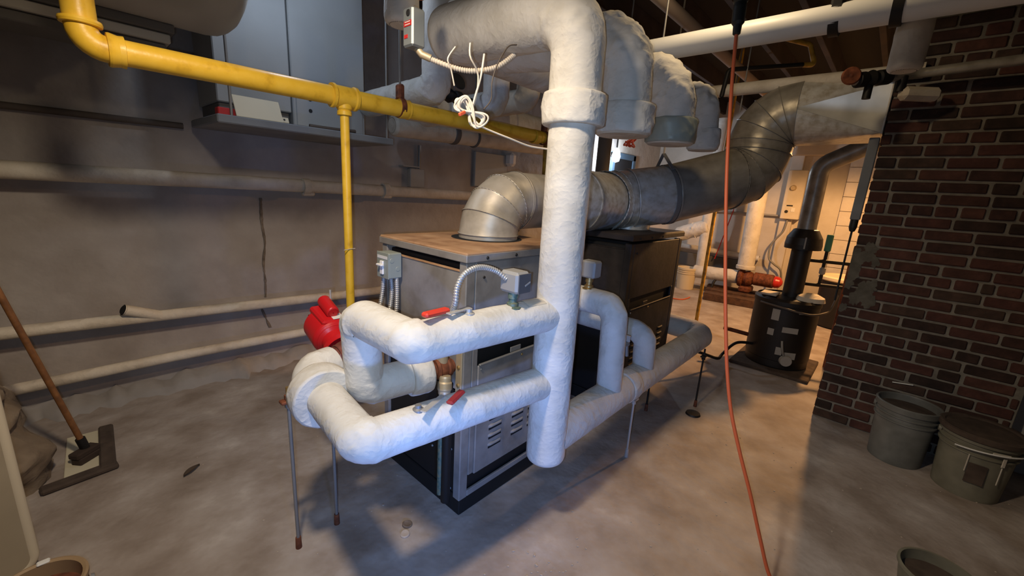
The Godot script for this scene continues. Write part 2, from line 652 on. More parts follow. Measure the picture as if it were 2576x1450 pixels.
const CEILING_LAMP := Vector3(0.20, 2.37, -0.86)
const WALL_LAMP := Vector3(1.03, 2.58, -2.42)
const CORD_LAMP := Vector3(2.12, 2.66, -0.74)
const WORK_LIGHT := Vector3(0.25, 0.50, -0.15)
const FAR_LAMP := Vector3(5.55, 2.2, -0.32)
const DOOR_LAMP := Vector3(5.75, 2.04, -3.24)


func _ready():
	# ---- camera
	var cam := Camera3D.new()
	cam.name = "camera"
	var yaw := 0.7303391
	var pitch := 0.2338913
	var roll := 0.0610675
	var fw := Vector3(cos(yaw) * cos(pitch), -sin(pitch), -sin(yaw) * cos(pitch))
	var r0 := fw.cross(Vector3.UP).normalized()
	var u0 := r0.cross(fw)
	var rx := r0 * cos(roll) + u0 * sin(roll)
	var uy := u0 * cos(roll) - r0 * sin(roll)
	cam.transform = Transform3D(Basis(rx, uy, -fw), EYE)
	cam.fov = rad_to_deg(2.0 * atan(725.0 / 1039.9))
	cam.near = 0.03
	cam.far = 60.0
	add_child(cam)
	cam.current = true
	# ---- environment: a closed basement, no daylight
	var we := WorldEnvironment.new()
	we.name = "world"
	var env := Environment.new()
	env.background_mode = Environment.BG_COLOR
	env.background_color = Color(0, 0, 0)
	env.tonemap_mode = Environment.TONE_MAPPER_LINEAR
	env.tonemap_exposure = 1.0
	env.sdfgi_enabled = true
	env.ssao_enabled = true
	env.ssil_enabled = true
	we.environment = env
	add_child(we)
	# ---- lights: warm lamp under the ceiling, an added cool fill at the camera, a cool work light by the viewer's feet, a warm lamp in the far room, a white bulb by the far door
	down(CEILING_LAMP, Color(1.0, 0.92, 0.81), 2.7, 0.07, 83.0, 0.55)
	omni(WALL_LAMP, Color(0.82, 0.89, 1.0), 0.20, 0.04)
	down(CORD_LAMP, Color(1.0, 0.88, 0.70), 0.38, 0.05, 88.0, 0.2)
	spot("cool_fill_spot", EYE - fw * 0.01 - rx * 0.03 - uy * 0.02, Vector3(1.05, 0.85, -1.0), Color(0.70, 0.83, 1.0), 1.35, 0.01, 60.0)  # added cool fill from beside the eye
	spot("work_light_beam", WORK_LIGHT, Vector3(1.0, 0.52, -1.0), Color(0.44, 0.62, 1.0), 1.2, 0.04, 45.0)
	down(FAR_LAMP, Color(1.0, 0.75, 0.48), 6.6, 0.06, 88.0, 0.35)
	omni(DOOR_LAMP, Color(0.86, 0.92, 1.0), 0.9, 0.05)

	rng.seed = 7
	n_soft.seed = 4
	n_soft.frequency = 7.0
	n_soft.fractal_octaves = 3
	n_wrinkle.seed = 8
	n_wrinkle.noise_type = FastNoiseLite.TYPE_SIMPLEX
	n_wrinkle.fractal_type = FastNoiseLite.FRACTAL_RIDGED
	n_wrinkle.frequency = 4.5
	n_wrinkle.fractal_octaves = 2
	n_fold.seed = 15
	n_fold.noise_type = FastNoiseLite.TYPE_SIMPLEX
	n_fold.fractal_type = FastNoiseLite.FRACTAL_RIDGED
	n_fold.frequency = 7.5
	n_fold.fractal_octaves = 2
	materials()
	room()
	brick_wall()
	boilers()
	front_piping()
	pump_group()
	valves_and_switches()
	flue()
	overhead()
	left_wall_things()
	far_room()
	floor_things()
	lamps()


# ------------------------------------------------------------------ setting
func room():
	struct("floor", bx(Vector3(3.0, -0.06, -0.7), Vector3(10.2, 0.12, 6.2), 0.001), "floor")
	var wl := struct("wall_left", bx(Vector3(3.0, 1.52, -3.53), Vector3(10.2, 3.14, 0.16), 0.001), "wall")
	struct("wall_far", bx(Vector3(7.78, 1.52, -0.7), Vector3(0.16, 3.14, 6.2), 0.001), "wall_white")
	struct("wall_near", bx(Vector3(-1.9, 1.52, -0.7), Vector3(0.16, 3.14, 6.2), 0.001), "wall_dark")
	struct("wall_back", bx(Vector3(3.0, 1.52, 2.2), Vector3(10.2, 3.14, 0.16), 0.001), "wall_dark")
	struct("wall_side", bx(Vector3(4.7, 1.52, 1.42), Vector3(2.1, 3.06, 1.4), 0.004), "wall_grey")
	var ceil := struct("ceiling", bx(Vector3(3.0, 3.11, -0.7), Vector3(10.2, 0.12, 6.2), 0.001), "ceiling")
	for k in 13:
		part(ceil, "joist", bx(Vector3(3.0, 2.955, -3.25 + k * 0.41), Vector3(9.6, 0.19, 0.045), 0.003), "joist")
	# the crooked seal of a crack that runs down the left wall
	for seam in [[Vector3(1.035, 1.28, -3.452), Vector3(1.03, 1.1, -3.452), Vector3(1.04, 0.95, -3.452), Vector3(1.02, 0.8, -3.452), Vector3(1.022, 0.66, -3.452), Vector3(1.015, 0.53, -3.452)], [Vector3(0.975, 0.47, -3.452), Vector3(1.0, 0.38, -3.452), Vector3(1.03, 0.28, -3.452)]]:
		var rg := []
		for p in curve(seam, 40):
			var wob := 0.012 + 0.010 * n_soft.get_noise_3dv(p * 3.0)
			rg.append([p + Vector3(-wob, 0, -0.002), p + Vector3(-wob * 0.5, 0, 0.006), p + Vector3(wob * 0.5, 0, 0.007), p + Vector3(wob, 0, -0.002)])
		var m := MB.new()
		m.rings(rg, false)
		part(wl, "crack_sealant", m, "seam")
	# crumbling concrete footing along the wall
	var rg := []
	for i in 150:
		var x := -0.6 + 0.045 * i
		var h := 0.07 + 0.05 * n_soft.get_noise_2d(x * 0.9, 3.0) + 0.03 * n_soft.get_noise_2d(x * 4.0, 9.0)
		var w := 0.13 + 0.10 * n_soft.get_noise_2d(x * 0.8, 30.0) + 0.05 * n_soft.get_noise_2d(x * 4.0, 40.0)
		rg.append([Vector3(x, h, -3.451), Vector3(x, h * 0.95, -3.451 + w * 0.35), Vector3(x, h * 0.6, -3.451 + w * 0.7), Vector3(x, h * 0.15, -3.451 + w), Vector3(x, -0.01, -3.451 + w * 1.15)])
	var m := MB.new()
	m.rings(rg, false)
	struct("trim_1", m, "wall")


func brick_wall():
	var zl := -0.165
	var zr := 0.715
	var w := struct("wall_right", bx(Vector3(3.955, 1.525, (zl + zr) / 2 + 0.004), Vector3(0.91, 3.05, zr - zl - 0.008), 0.002), "mortar")
	var variants := {}
	var course := 0.0683
	for row in 44:
		var header := row % 6 == 3
		var unit := 0.107 if header else 0.209
		var z := zl + 0.001
		var first := true
		var y := 0.002 + course * (row + 0.5)
		while z < zr - 0.02:
			var len := unit + rng.randf_range(-0.006, 0.006)
			if first and row % 2 == 1:
				len = unit * 0.5
			elif rng.randf() < 0.07:
				len *= 0.55
			first = false
			len = minf(len, zr - z)
			if len < 0.03:
				break
			var vis := len - 0.012
			var key := int(round(vis * 50)) * 10 + rng.randi() % 3
			if not variants.has(key):
				var b := MB.new()
				b.box(Vector3.ZERO, Vector3(0.11, 0.0555 + rng.randf_range(-0.003, 0.003), vis), 0.005)
				for i in b.v.size():
					b.v[i] += Vector3(1, 1, 1) * 0.0018 * n_wrinkle.get_noise_3dv(b.v[i] * 9.0 + Vector3(key, 0, 0))
				variants[key] = b.mesh()
			var o := MeshInstance3D.new()
			o.name = "brick"
			o.mesh = variants[key]
			o.material_override = M["brick%d" % (rng.randi() % 7)]
			o.position = Vector3(3.49 + 0.055 + rng.randf_range(-0.002, 0.002), y, z + vis / 2)
			o.rotation = Vector3(rng.randf_range(-0.012, 0.012), rng.randf_range(-0.006, 0.006), 0)
			w.add_child(o, true)
			z += len
	# smeared mortar near the corner
	for k in 18:
		var sz := -0.15 + 0.13 * rng.randf()
		var sy := rng.randf_range(0.78, 1.22)
		var wz := rng.randf_range(0.02, 0.045)
		var wy := rng.randf_range(0.02, 0.055)
		var inner := []
		var outer := []
		for j in 26:
			var a := TAU * j / 26
			var rr := 1.0 + 0.7 * n_soft.get_noise_3d(cos(a) * 0.25 + sy * 3.0, sin(a) * 0.25, sz * 4.0)
			outer.append(Vector3(3.4905, sy + sin(a) * wy * rr, maxf(sz + cos(a) * wz * rr, -0.164)))
			inner.append(Vector3(3.4865, sy + sin(a) * wy * rr * 0.82, maxf(sz + cos(a) * wz * rr * 0.82, -0.162)))
		var m := MB.new()
		var mids := []
		for j in 26:
			mids.append(Vector3(3.486, sy, maxf(sz, -0.15)))
		m.annulus(mids, inner, Vector3.LEFT)
		m.annulus(inner, outer, Vector3.LEFT)
		part(w, "mortar_smear", m, "mortar_smear")
	single("chalk_stick", "short white stick lying on a mortar ledge of the brick wall above the grey bucket", "chalk", bar([Vector3(3.481, 0.398, 0.19), Vector3(3.481, 0.412, 0.285)], 0.004, 8), "chalk")


# ------------------------------------------------------------------ boilers
func screw(root: Node, p: Vector3, nor: Vector3, r := 0.006, m := "steel_dull"):
	part(root, "screw", lat(p, nor, [[0.0, 0.004], [r * 0.7, 0.004], [r, 0.0015], [r, -0.001]], 10), m)


func louver(root: Node, c: Vector3, w: float, mt: String):
	# a pressed hood over a slit
	var rg := []
	for k in 7:
		var a := PI * k / 6.0
		var rowp := []
		for j in 9:
			var u := -1.0 + 2.0 * j / 8.0
			var sq := sqrt(maxf(0.0, 1.0 - pow(absf(u), 6.0)))
			rowp.append(c + Vector3(u * w * 0.5, cos(a) * 0.008 + 0.004, sin(a) * 0.010 * sq))
		rg.append(rowp)
	var m := MB.new()
	m.rings(rg, false)
	part(root, "louver", m, mt)
	part(root, "louver_slit", bx(c + Vector3(0, -0.010, 0.0005), Vector3(w * 0.92, 0.012, 0.002), 0.0005), "black_hole")


func boiler(x0: float, x1: float, label: String, body: String, lid: String, top: float) -> Node3D:
	var z0 := -1.78
	var z1 := -1.17
	var xc := (x0 + x1) / 2
	var zc := (z0 + z1) / 2
	var t := thing("boiler", label, "boiler", Vector3(xc, 0, zc), "sheet metal boilers in a row")
	part(t, "base_frame", bx(Vector3(xc, 0.045, zc), Vector3(x1 - x0 - 0.03, 0.09, z1 - z0 - 0.03), 0.004), "boiler_base")
	part(t, "inner_casing", bx(Vector3(xc, 0.62, zc), Vector3(x1 - x0 - 0.05, 1.06, z1 - z0 - 0.05), 0.004), "boiler_base")
	var l := part(t, "lid", bx(Vector3(xc, top - 0.02, zc), Vector3(x1 - x0 + 0.016, 0.04, z1 - z0 + 0.016), 0.005), lid)
	part(l, "lid_rim", bx(Vector3(xc, top - 0.0235, zc), Vector3(x1 - x0 + 0.020, 0.031, z1 - z0 + 0.020), 0.003), body)
	for sx in [x0 + 0.024, x1 - 0.024]:
		for sz in [z0 + 0.022, z1 - 0.022]:
			part(t, "corner_post", bx(Vector3(sx, 0.628, sz), Vector3(0.048, 1.072, 0.044), 0.004), body)
	part(t, "side_panel", bx(Vector3(x0 + 0.012, 0.87, zc), Vector3(0.012, 0.51, z1 - z0 - 0.09), 0.003), body)
	part(t, "panel_lip", bx(Vector3(x0 + 0.011, 1.126, zc), Vector3(0.018, 0.007, z1 - z0 - 0.09), 0.002), lid)
	part(t, "slot_liner", bx(Vector3(x0 + 0.06, 1.148, zc), Vector3(0.02, 0.04, z1 - z0 - 0.09), 0.002), "boiler_base")
	part(t, "lower_side_panel", bx(Vector3(x0 + 0.017, 0.355, zc), Vector3(0.012, 0.50, z1 - z0 - 0.09), 0.003), "boiler_base")
	part(t, "back_panel", bx(Vector3(xc, 0.62, z0 + 0.006), Vector3(x1 - x0 - 0.09, 1.05, 0.012), 0.003), body)
	part(t, "end_panel", bx(Vector3(x1 - 0.008, 0.62, zc), Vector3(0.012, 1.05, z1 - z0 - 0.09), 0.003), body)
	# front
	var fx0 := x0 + 0.05
	var fx1 := x1 - 0.05
	part(t, "upper_front_panel", bx(Vector3((fx0 + fx1) / 2, 0.98, z1 - 0.008), Vector3(fx1 - fx0, 0.366, 0.014), 0.004), body)
	part(t, "front_stile", bx(Vector3(fx0 + 0.015, 0.5, z1 - 0.008), Vector3(0.03, 0.60, 0.014), 0.003), body)
	part(t, "front_stile", bx(Vector3(fx1 - 0.015, 0.5, z1 - 0.008), Vector3(0.03, 0.60, 0.014), 0.003), body)
	var dr := part(t, "access_panel", bx(Vector3((fx0 + fx1) / 2, 0.455, z1 - 0.004), Vector3(fx1 - fx0 - 0.064, 0.525, 0.014), 0.004), body)
	part(dr, "pull_edge", bx(Vector3((fx0 + fx1) / 2, 0.722, z1 + 0.004), Vector3(fx1 - fx0 - 0.07, 0.010, 0.012), 0.003), "steel_dull" if body == "boiler" else body)
	part(dr, "latch_tab", bx(Vector3(fx0 + 0.27, 0.738, z1 - 0.004), Vector3(0.07, 0.024, 0.006), 0.002), "steel_dull" if body == "boiler" else body)
	part(t, "bottom_rail", bx(Vector3((fx0 + fx1) / 2, 0.105, z1 - 0.010), Vector3(fx1 - fx0, 0.03, 0.014), 0.003), body)
	for col in 2:
		for row in 5:
			louver(dr, Vector3(x0 + 0.205 + col * 0.155, 0.49 - row * 0.047, z1 + 0.003), 0.09, body)
	louver(dr, Vector3(x1 - 0.20, 0.49, z1 + 0.003), 0.09, body)
	for row in range(1, 5):
		louver(dr, Vector3(x1 - 0.20, 0.49 - row * 0.047, z1 + 0.003), 0.09, body)
	for q in [[0.10, top - 0.025], [0.27, top - 0.025], [0.44, top - 0.025]]:
		screw(t, Vector3(x0 + q[0], q[1], z1 + 0.010), Vector3.BACK, 0.007, "black_iron")
	screw(t, Vector3(x0 + 0.095, 1.10, z1), Vector3.BACK, 0.006, "black_iron")
	screw(dr, Vector3(x0 + 0.10, 0.62, z1 + 0.003), Vector3.BACK)
	screw(dr, Vector3(x0 + 0.10, 0.70, z1 + 0.003), Vector3.BACK)
	screw(dr, Vector3(x0 + 0.36, 0.70, z1 + 0.003), Vector3.BACK, 0.007, "brass")
	return t


func boilers():
	var b1 := boiler(1.04, 1.72, "grey boiler with a dusty brown lid, nearest the viewer behind the looped white pipes", "boiler", "boiler_lid", 1.205)
	part(b1, "bolt_plate", bx(Vector3(1.036, 0.68, -1.19), Vector3(0.008, 0.24, 0.036), 0.002), "bronze_pale", "pale strip with bolts")
	for y in [0.60, 0.65, 0.73]:
		screw(b1, Vector3(1.031, y, -1.19), Vector3.LEFT, 0.009, "brass")
	for k in 9:
		screw(b1, Vector3(1.048, 0.12 + 0.05 * k, -1.24 - 0.045 * (k % 4)), Vector3.LEFT, 0.006, "steel_dull")
	for k in 3:
		part(b1, "vent_slat", bx(Vector3(1.044, 0.60 - 0.03 * k, -1.60), Vector3(0.008, 0.008, 0.10), 0.002), "boiler")
	boiler(2.39, 3.22, "brown boiler, darkened in its colour for the shade behind the tall white riser", "boiler_brown_shaded", "boiler_brown_shaded", 1.22)
	# gas drip leg down the left side of the first boiler
	pipe("drip_leg", "black iron drip pipe standing against the lower left side of the grey boiler", "pipe", [Vector3(1.0, 0.10, -1.215), Vector3(1.0, 0.66, -1.215)], 0.021, 0.03, "black_iron", {"seg": 16, "cap0": true})
	# electrical box with its conduits
	var e := thing("switch_box", "grey-green electrical box with white toggle switch on the side of the grey boiler", "switch box", Vector3(1.0, 1.025, -1.65))
	part(e, "box_body", bx(Vector3(1.003, 1.085, -1.652), Vector3(0.066, 0.115, 0.092), 0.004), "box_green")
	part(e, "cover_plate", bx(Vector3(0.968, 1.085, -1.652), Vector3(0.005, 0.118, 0.096), 0.002), "box_green")
	var tg := part(e, "toggle_switch", bx(Vector3(0.962, 1.075, -1.652), Vector3(0.010, 0.062, 0.026), 0.003), "white_plastic")
	part(tg, "lever", bx(Vector3(0.952, 1.088, -1.652), Vector3(0.016, 0.010, 0.044), 0.003), "white_plastic")
	part(e, "paper_label", bx(Vector3(0.9645, 1.122, -1.652), Vector3(0.001, 0.014, 0.082), 0.0003), "label_white")
	for p in [Vector3(0.985, 1.11, -1.606), Vector3(1.015, 1.07, -1.606)]:
		part(e, "knockout", lat(p, Vector3.BACK, [[0.0, 0.0015], [0.010, 0.0015], [0.011, 0.0]], 16), "box_green")
	flex(e, "flexible_conduit", [Vector3(0.99, 1.03, -1.685), Vector3(0.985, 0.95, -1.69), Vector3(0.97, 0.87, -1.69), Vector3(0.955, 0.80, -1.68), Vector3(0.94, 0.74, -1.66)], 0.0105)
	flex(e, "flexible_conduit", [Vector3(1.005, 1.03, -1.65), Vector3(1.01, 0.96, -1.65), Vector3(1.0, 0.88, -1.65), Vector3(0.975, 0.82, -1.65), Vector3(0.96, 0.74, -1.64)], 0.0105)
	flex(e, "flexible_conduit", [Vector3(1.015, 1.03, -1.618), Vector3(1.015, 0.96, -1.615), Vector3(1.008, 0.88, -1.61), Vector3(0.995, 0.80, -1.61), Vector3(0.985, 0.72, -1.61)], 0.0105)


# ------------------------------------------------------------------ white piping in front
func front_piping():
	var cv := {"amp": 0.0011, "fold": 0.004, "run": "canvas_jacket"}
	# the riser
	var r := thing("riser_pipe", "tall white canvas-wrapped riser pipe standing before the gap between the boilers", "pipe", Vector3(1.295, 0.30, -0.92))
	pipe("", "", "", [Vector3(1.31, 0.345, -0.92), Vector3(1.297, 1.72, -0.92)], 0.084, 0.1, "canvas", cv.merged({"under": r, "cap0": true}))
	pipe("", "", "", [Vector3(1.297, 1.72, -0.92), Vector3(1.288, 2.06, -0.92), Vector3(1.27, 2.085, -1.585)], 0.092, 0.15, "canvas", cv.merged({"under": r, "fold": 0.007, "amp": 0.002, "r_end": 0.116, "cap1": true}))
	collar(r, "collar", Vector3(1.297, 1.735, -0.92), Vector3.UP, 0.110, 0.08, 0.105, "canvas", 0.003, "wide canvas collar")
	# lower header
	var h := pipe("return_header", "long white insulated pipe running low along the fronts of both boilers", "pipe", [Vector3(1.33, 0.42, -0.92), Vector3(3.318, 0.44, -0.92), Vector3(3.318, 0.46, -1.50)], 0.084, 0.13, "canvas", cv.merged({"cap1": true}))
	collar(h, "seam_band", Vector3(2.02, 0.428, -0.92), Vector3.RIGHT, 0.0865, 0.08, 0.10, "canvas", 0.002)
	# upper loop of the first boiler
	var u := pipe("looped_pipe", "upper white insulated pipe loop from riser to grey boiler, carrying the orange lever", "pipe", [Vector3(1.27, 0.985, -0.925), Vector3(0.700, 0.968, -1.025), Vector3(0.675, 0.985, -1.312), Vector3(0.690, 0.710, -1.312), Vector3(0.93, 0.715, -1.27)], 0.067, 0.046, "canvas", cv.merged({"swell": 0.02, "fold": 0.004, "step": 0.009}))
	collar(u, "collar", Vector3(0.895, 0.715, -1.276), Vector3(0.24, 0, 0.042), 0.081, 0.05, 0.085, "canvas", 0.002)
	part(u, "tape_patch", patch(Vector3(1.13, 0.981, -0.950), Vector3(1.215, 0.9835, -0.935), 0.0695, -0.7, 0.55), "tan_patch", "greyer taped patch")
	# lower loop
	var w := pipe("looped_pipe", "lower white insulated pipe loop from riser to red pump, carrying the maroon lever", "pipe", [Vector3(1.28, 0.688, -0.93), Vector3(0.530, 0.690, -1.030), Vector3(0.560, 0.700, -1.37)], 0.065, 0.046, "canvas", cv.merged({"swell": 0.03, "fold": 0.004, "step": 0.009}))
	collar(w, "flange_cover", Vector3(0.560, 0.70, -1.375), Vector3(0.03, 0.01, -0.34), 0.107, 0.06, 0.085, "canvas", 0.002, "wide flange cover")
	pipe("", "", "", [Vector3(0.562, 0.70, -1.40), Vector3(0.575, 0.735, -1.50), Vector3(0.66, 0.735, -1.52)], 0.074, 0.06, "canvas", cv.merged({"under": w, "fold": 0.010}))
	# two branches for the second boiler
	pipe("branch_pipe", "taller white insulated branch rising from the low header just right of the riser", "pipe", [Vector3(1.83, 0.43, -0.92), Vector3(1.79, 0.925, -0.92), Vector3(1.79, 0.925, -1.74)], 0.064, 0.07, "canvas", cv.merged({"group": "branches to the brown boiler"}))
	pipe("branch_pipe", "shorter white insulated branch rising from the low header before the brown boiler", "pipe", [Vector3(2.23, 0.43, -0.92), Vector3(2.19, 0.70, -0.92), Vector3(2.19, 0.70, -1.74)], 0.062, 0.075, "canvas", cv.merged({"group": "branches to the brown boiler"}))
	# threaded support rods under the pipes
	for s in [[Vector3(0.488, 0, -1.50), 0.66, "steel_dull", "rusty threaded support rod left of the pump flange, standing nearest the left"], [Vector3(0.650, 0, -1.513), 0.64, "steel_dull", "thin support rod under the lower pipe loop, right of the rusty rod"], [Vector3(2.035, 0, -0.865), 0.37, "steel", "bright threaded support rod with a clamp under the middle of the low header"], [Vector3(2.955, 0, -0.80), 0.40, "black_iron", "dark support rod under the far bend of the low header"], [Vector3(2.62, 0, -1.02), 0.36, "black_iron", "thin dark rod under the low header before the brown boiler"]]:
		var b: Vector3 = s[0]
		var t := thing("support_rod", s[3], "rod", b, "pipe support rods")
		part(t, "rod", bar([b, b + Vector3(0, s[1], 0)], 0.0065, 10), s[2])
		part(t, "foot", lat(b, Vector3.UP, [[0.0, 0.05], [0.010, 0.05], [0.012, 0.0]], 10), "rust" if s[2] != "steel" else "steel")
		var c: Vector3 = b + Vector3(0, s[1], 0)
		part(t, "clamp", bx(c + Vector3(0, -0.01, 0), Vector3(0.055, 0.012, 0.032), 0.003), "rust" if b.x < 0.6 else s[2])
		part(t, "nut", lat(c + Vector3(0, -0.035, 0), Vector3.UP, [[0.0, 0.016], [0.013, 0.016], [0.013, 0.0], [0.0, 0.0]], 6), s[2])
		part(t, "nut", lat(c, Vector3.UP, [[0.0, 0.014], [0.013, 0.014], [0.013, 0.0], [0.0, 0.0]], 6), "rust" if b.x < 0.6 else s[2])
		part(t, "rod_end", bar([c, c + Vector3(0, 0.045, 0)], 0.0065, 10), "brass" if b.x < 0.6 else s[2])
	single("kick_plate", "small dark round foot lying on the floor under the far end of the low header", "plate", lat(Vector3(2.83, 0, -0.77), Vector3.UP, [[0.0, 0.012], [0.045, 0.012], [0.05, 0.0]], 20), "black_iron")


func pump_group():
	var t := thing("circulator_pump", "red motor pump with a brown casing behind the white pipe loops", "pump", Vector3(0.70, 0.60, -1.6))
	var v := part(t, "volute", lat(Vector3(0.715, 0.735, -1.50), Vector3(0, 0, -1), [[0.0, -0.045], [0.045, -0.042], [0.075, -0.02], [0.084, 0.015], [0.080, 0.05], [0.060, 0.075], [0.0, 0.08]], 32), "red_cast")
	part(v, "outlet", bar([Vector3(0.63, 0.735, -1.52), Vector3(0.83, 0.735, -1.52)], 0.045, 20), "red_cast")
	part(v, "flange", lat(Vector3(0.665, 0.735, -1.52), Vector3.RIGHT, [[0.0, 0.0], [0.072, 0.0], [0.075, 0.004], [0.075, 0.016], [0.072, 0.02], [0.0, 0.02]], 28), "red_cast")
	part(v, "flange", lat(Vector3(0.80, 0.735, -1.52), Vector3.RIGHT, [[0.0, 0.0], [0.072, 0.0], [0.075, 0.004], [0.075, 0.016], [0.072, 0.02], [0.0, 0.02]], 28), "red_cast")
	var ax := Vector3(0.02, 0.10, -0.34).normalized()
	var o := Vector3(0.716, 0.758, -1.57)
	part(t, "bearing_bracket", lat(o, ax, [[0.075, 0.0], [0.072, 0.03], [0.055, 0.05], [0.055, 0.085], [0.075, 0.10]], 32), "red_paint")
	var mo := part(t, "motor", lat(o + ax * 0.095, ax, [[0.0, 0.0], [0.070, 0.0], [0.080, 0.012], [0.082, 0.02], [0.082, 0.125], [0.076, 0.137], [0.060, 0.145], [0.0, 0.147]], 36), "red_paint")
	for k in 10:
		var a := -0.9 + 0.2 * k
		var side := ax.cross(Vector3.UP).normalized()
		var upv := side.cross(ax)
		var d := side * sin(a) + upv * cos(a)
		part(mo, "cooling_slot", bx(o + ax * 0.228 + d * 0.074, Vector3(0.006, 0.010, 0.012), 0.001), "red_dark")
	part(mo, "terminal_cover", bx(o + ax * 0.16 + Vector3(0, 0.072, 0), Vector3(0.10, 0.030, 0.14), 0.008, Basis(Vector3.RIGHT, 0.27)), "red_paint")
	part(mo, "capacitor_housing", skin(line(o + ax * 0.115 + Vector3(0.005, 0.108, 0), o + ax * 0.21 + Vector3(0.005, 0.108, 0), 0.01), ax, ax, 0.027, 24, 0, 0, true, true), "red_paint")
	part(mo, "vent_slot", bx(o + ax * 0.16 + Vector3(0, 0.072, 0) + Basis(Vector3.RIGHT, 0.27) * Vector3(0.018, 0.0155, 0.008), Vector3(0.036, 0.003, 0.010), 0.001, Basis(Vector3.RIGHT, 0.27)), "black_hole")
	part(mo, "rating_label", bx(o + ax * 0.16 + Vector3(0, 0.072, 0) + Basis(Vector3.RIGHT, 0.27) * Vector3(0.018, 0.016, 0.045), Vector3(0.045, 0.003, 0.040), 0.001, Basis(Vector3.RIGHT, 0.27)), "label_white", "white rating label")
	part(t, "oil_cup", bar([o + ax * 0.20 + Vector3(0.03, 0.11, 0), o + ax * 0.20 + Vector3(0.03, 0.16, 0)], 0.005, 8), "steel")
	t.position.x += 0.016
	# copper and brass fitting between the loop and the boiler
	var f := thing("boiler_fitting", "rusty brown iron and copper fitting where the upper loop enters the grey boiler", "fitting", Vector3(0.99, 0.66, -1.26))
	part(f, "nipple", bar([Vector3(0.93, 0.715, -1.268), Vector3(1.06, 0.715, -1.25)], 0.030, 20), "rust")
	part(f, "tee_body", lat(Vector3(0.965, 0.715, -1.263), Vector3(0.99, 0, 0.13), [[0.030, 0.0], [0.042, 0.0], [0.044, 0.012], [0.038, 0.018], [0.038, 0.05], [0.044, 0.056], [0.042, 0.068], [0.03, 0.068]], 24), "rust")
	part(f, "top_port", bar([Vector3(1.0, 0.73, -1.258), Vector3(1.0, 0.775, -1.258)], 0.026, 16), "bronze_pale")
	var rv := thing("relief_valve", "pale brass relief valve with a silver lever hanging before the rusty boiler fitting", "valve", Vector3(0.965, 0.57, -1.20))
	part(rv, "valve_body", lat(Vector3(0.985, 0.70, -1.215), Vector3(-0.14, -0.84, 0.12), [[0.0, 0.0], [0.022, 0.0], [0.024, 0.008], [0.024, 0.022], [0.029, 0.028], [0.029, 0.055], [0.025, 0.062], [0.025, 0.072], [0.018, 0.085], [0.016, 0.10], [0.0, 0.10]], 20), "bronze_pale")
	part(rv, "test_lever", bx(Vector3(0.955, 0.615, -1.188), Vector3(0.006, 0.045, 0.012), 0.002, Basis(Vector3.BACK, -0.9)), "steel")
	part(rv, "blow_off_pipe", bar([Vector3(0.985, 0.62, -1.235), Vector3(0.985, 0.13, -1.235)], 0.013, 14), "copper_green")
	part(rv, "blue_tape", bar([Vector3(0.985, 0.60, -1.235), Vector3(0.985, 0.54, -1.235)], 0.0145, 14), "tape_blue", "blue tape wrap")


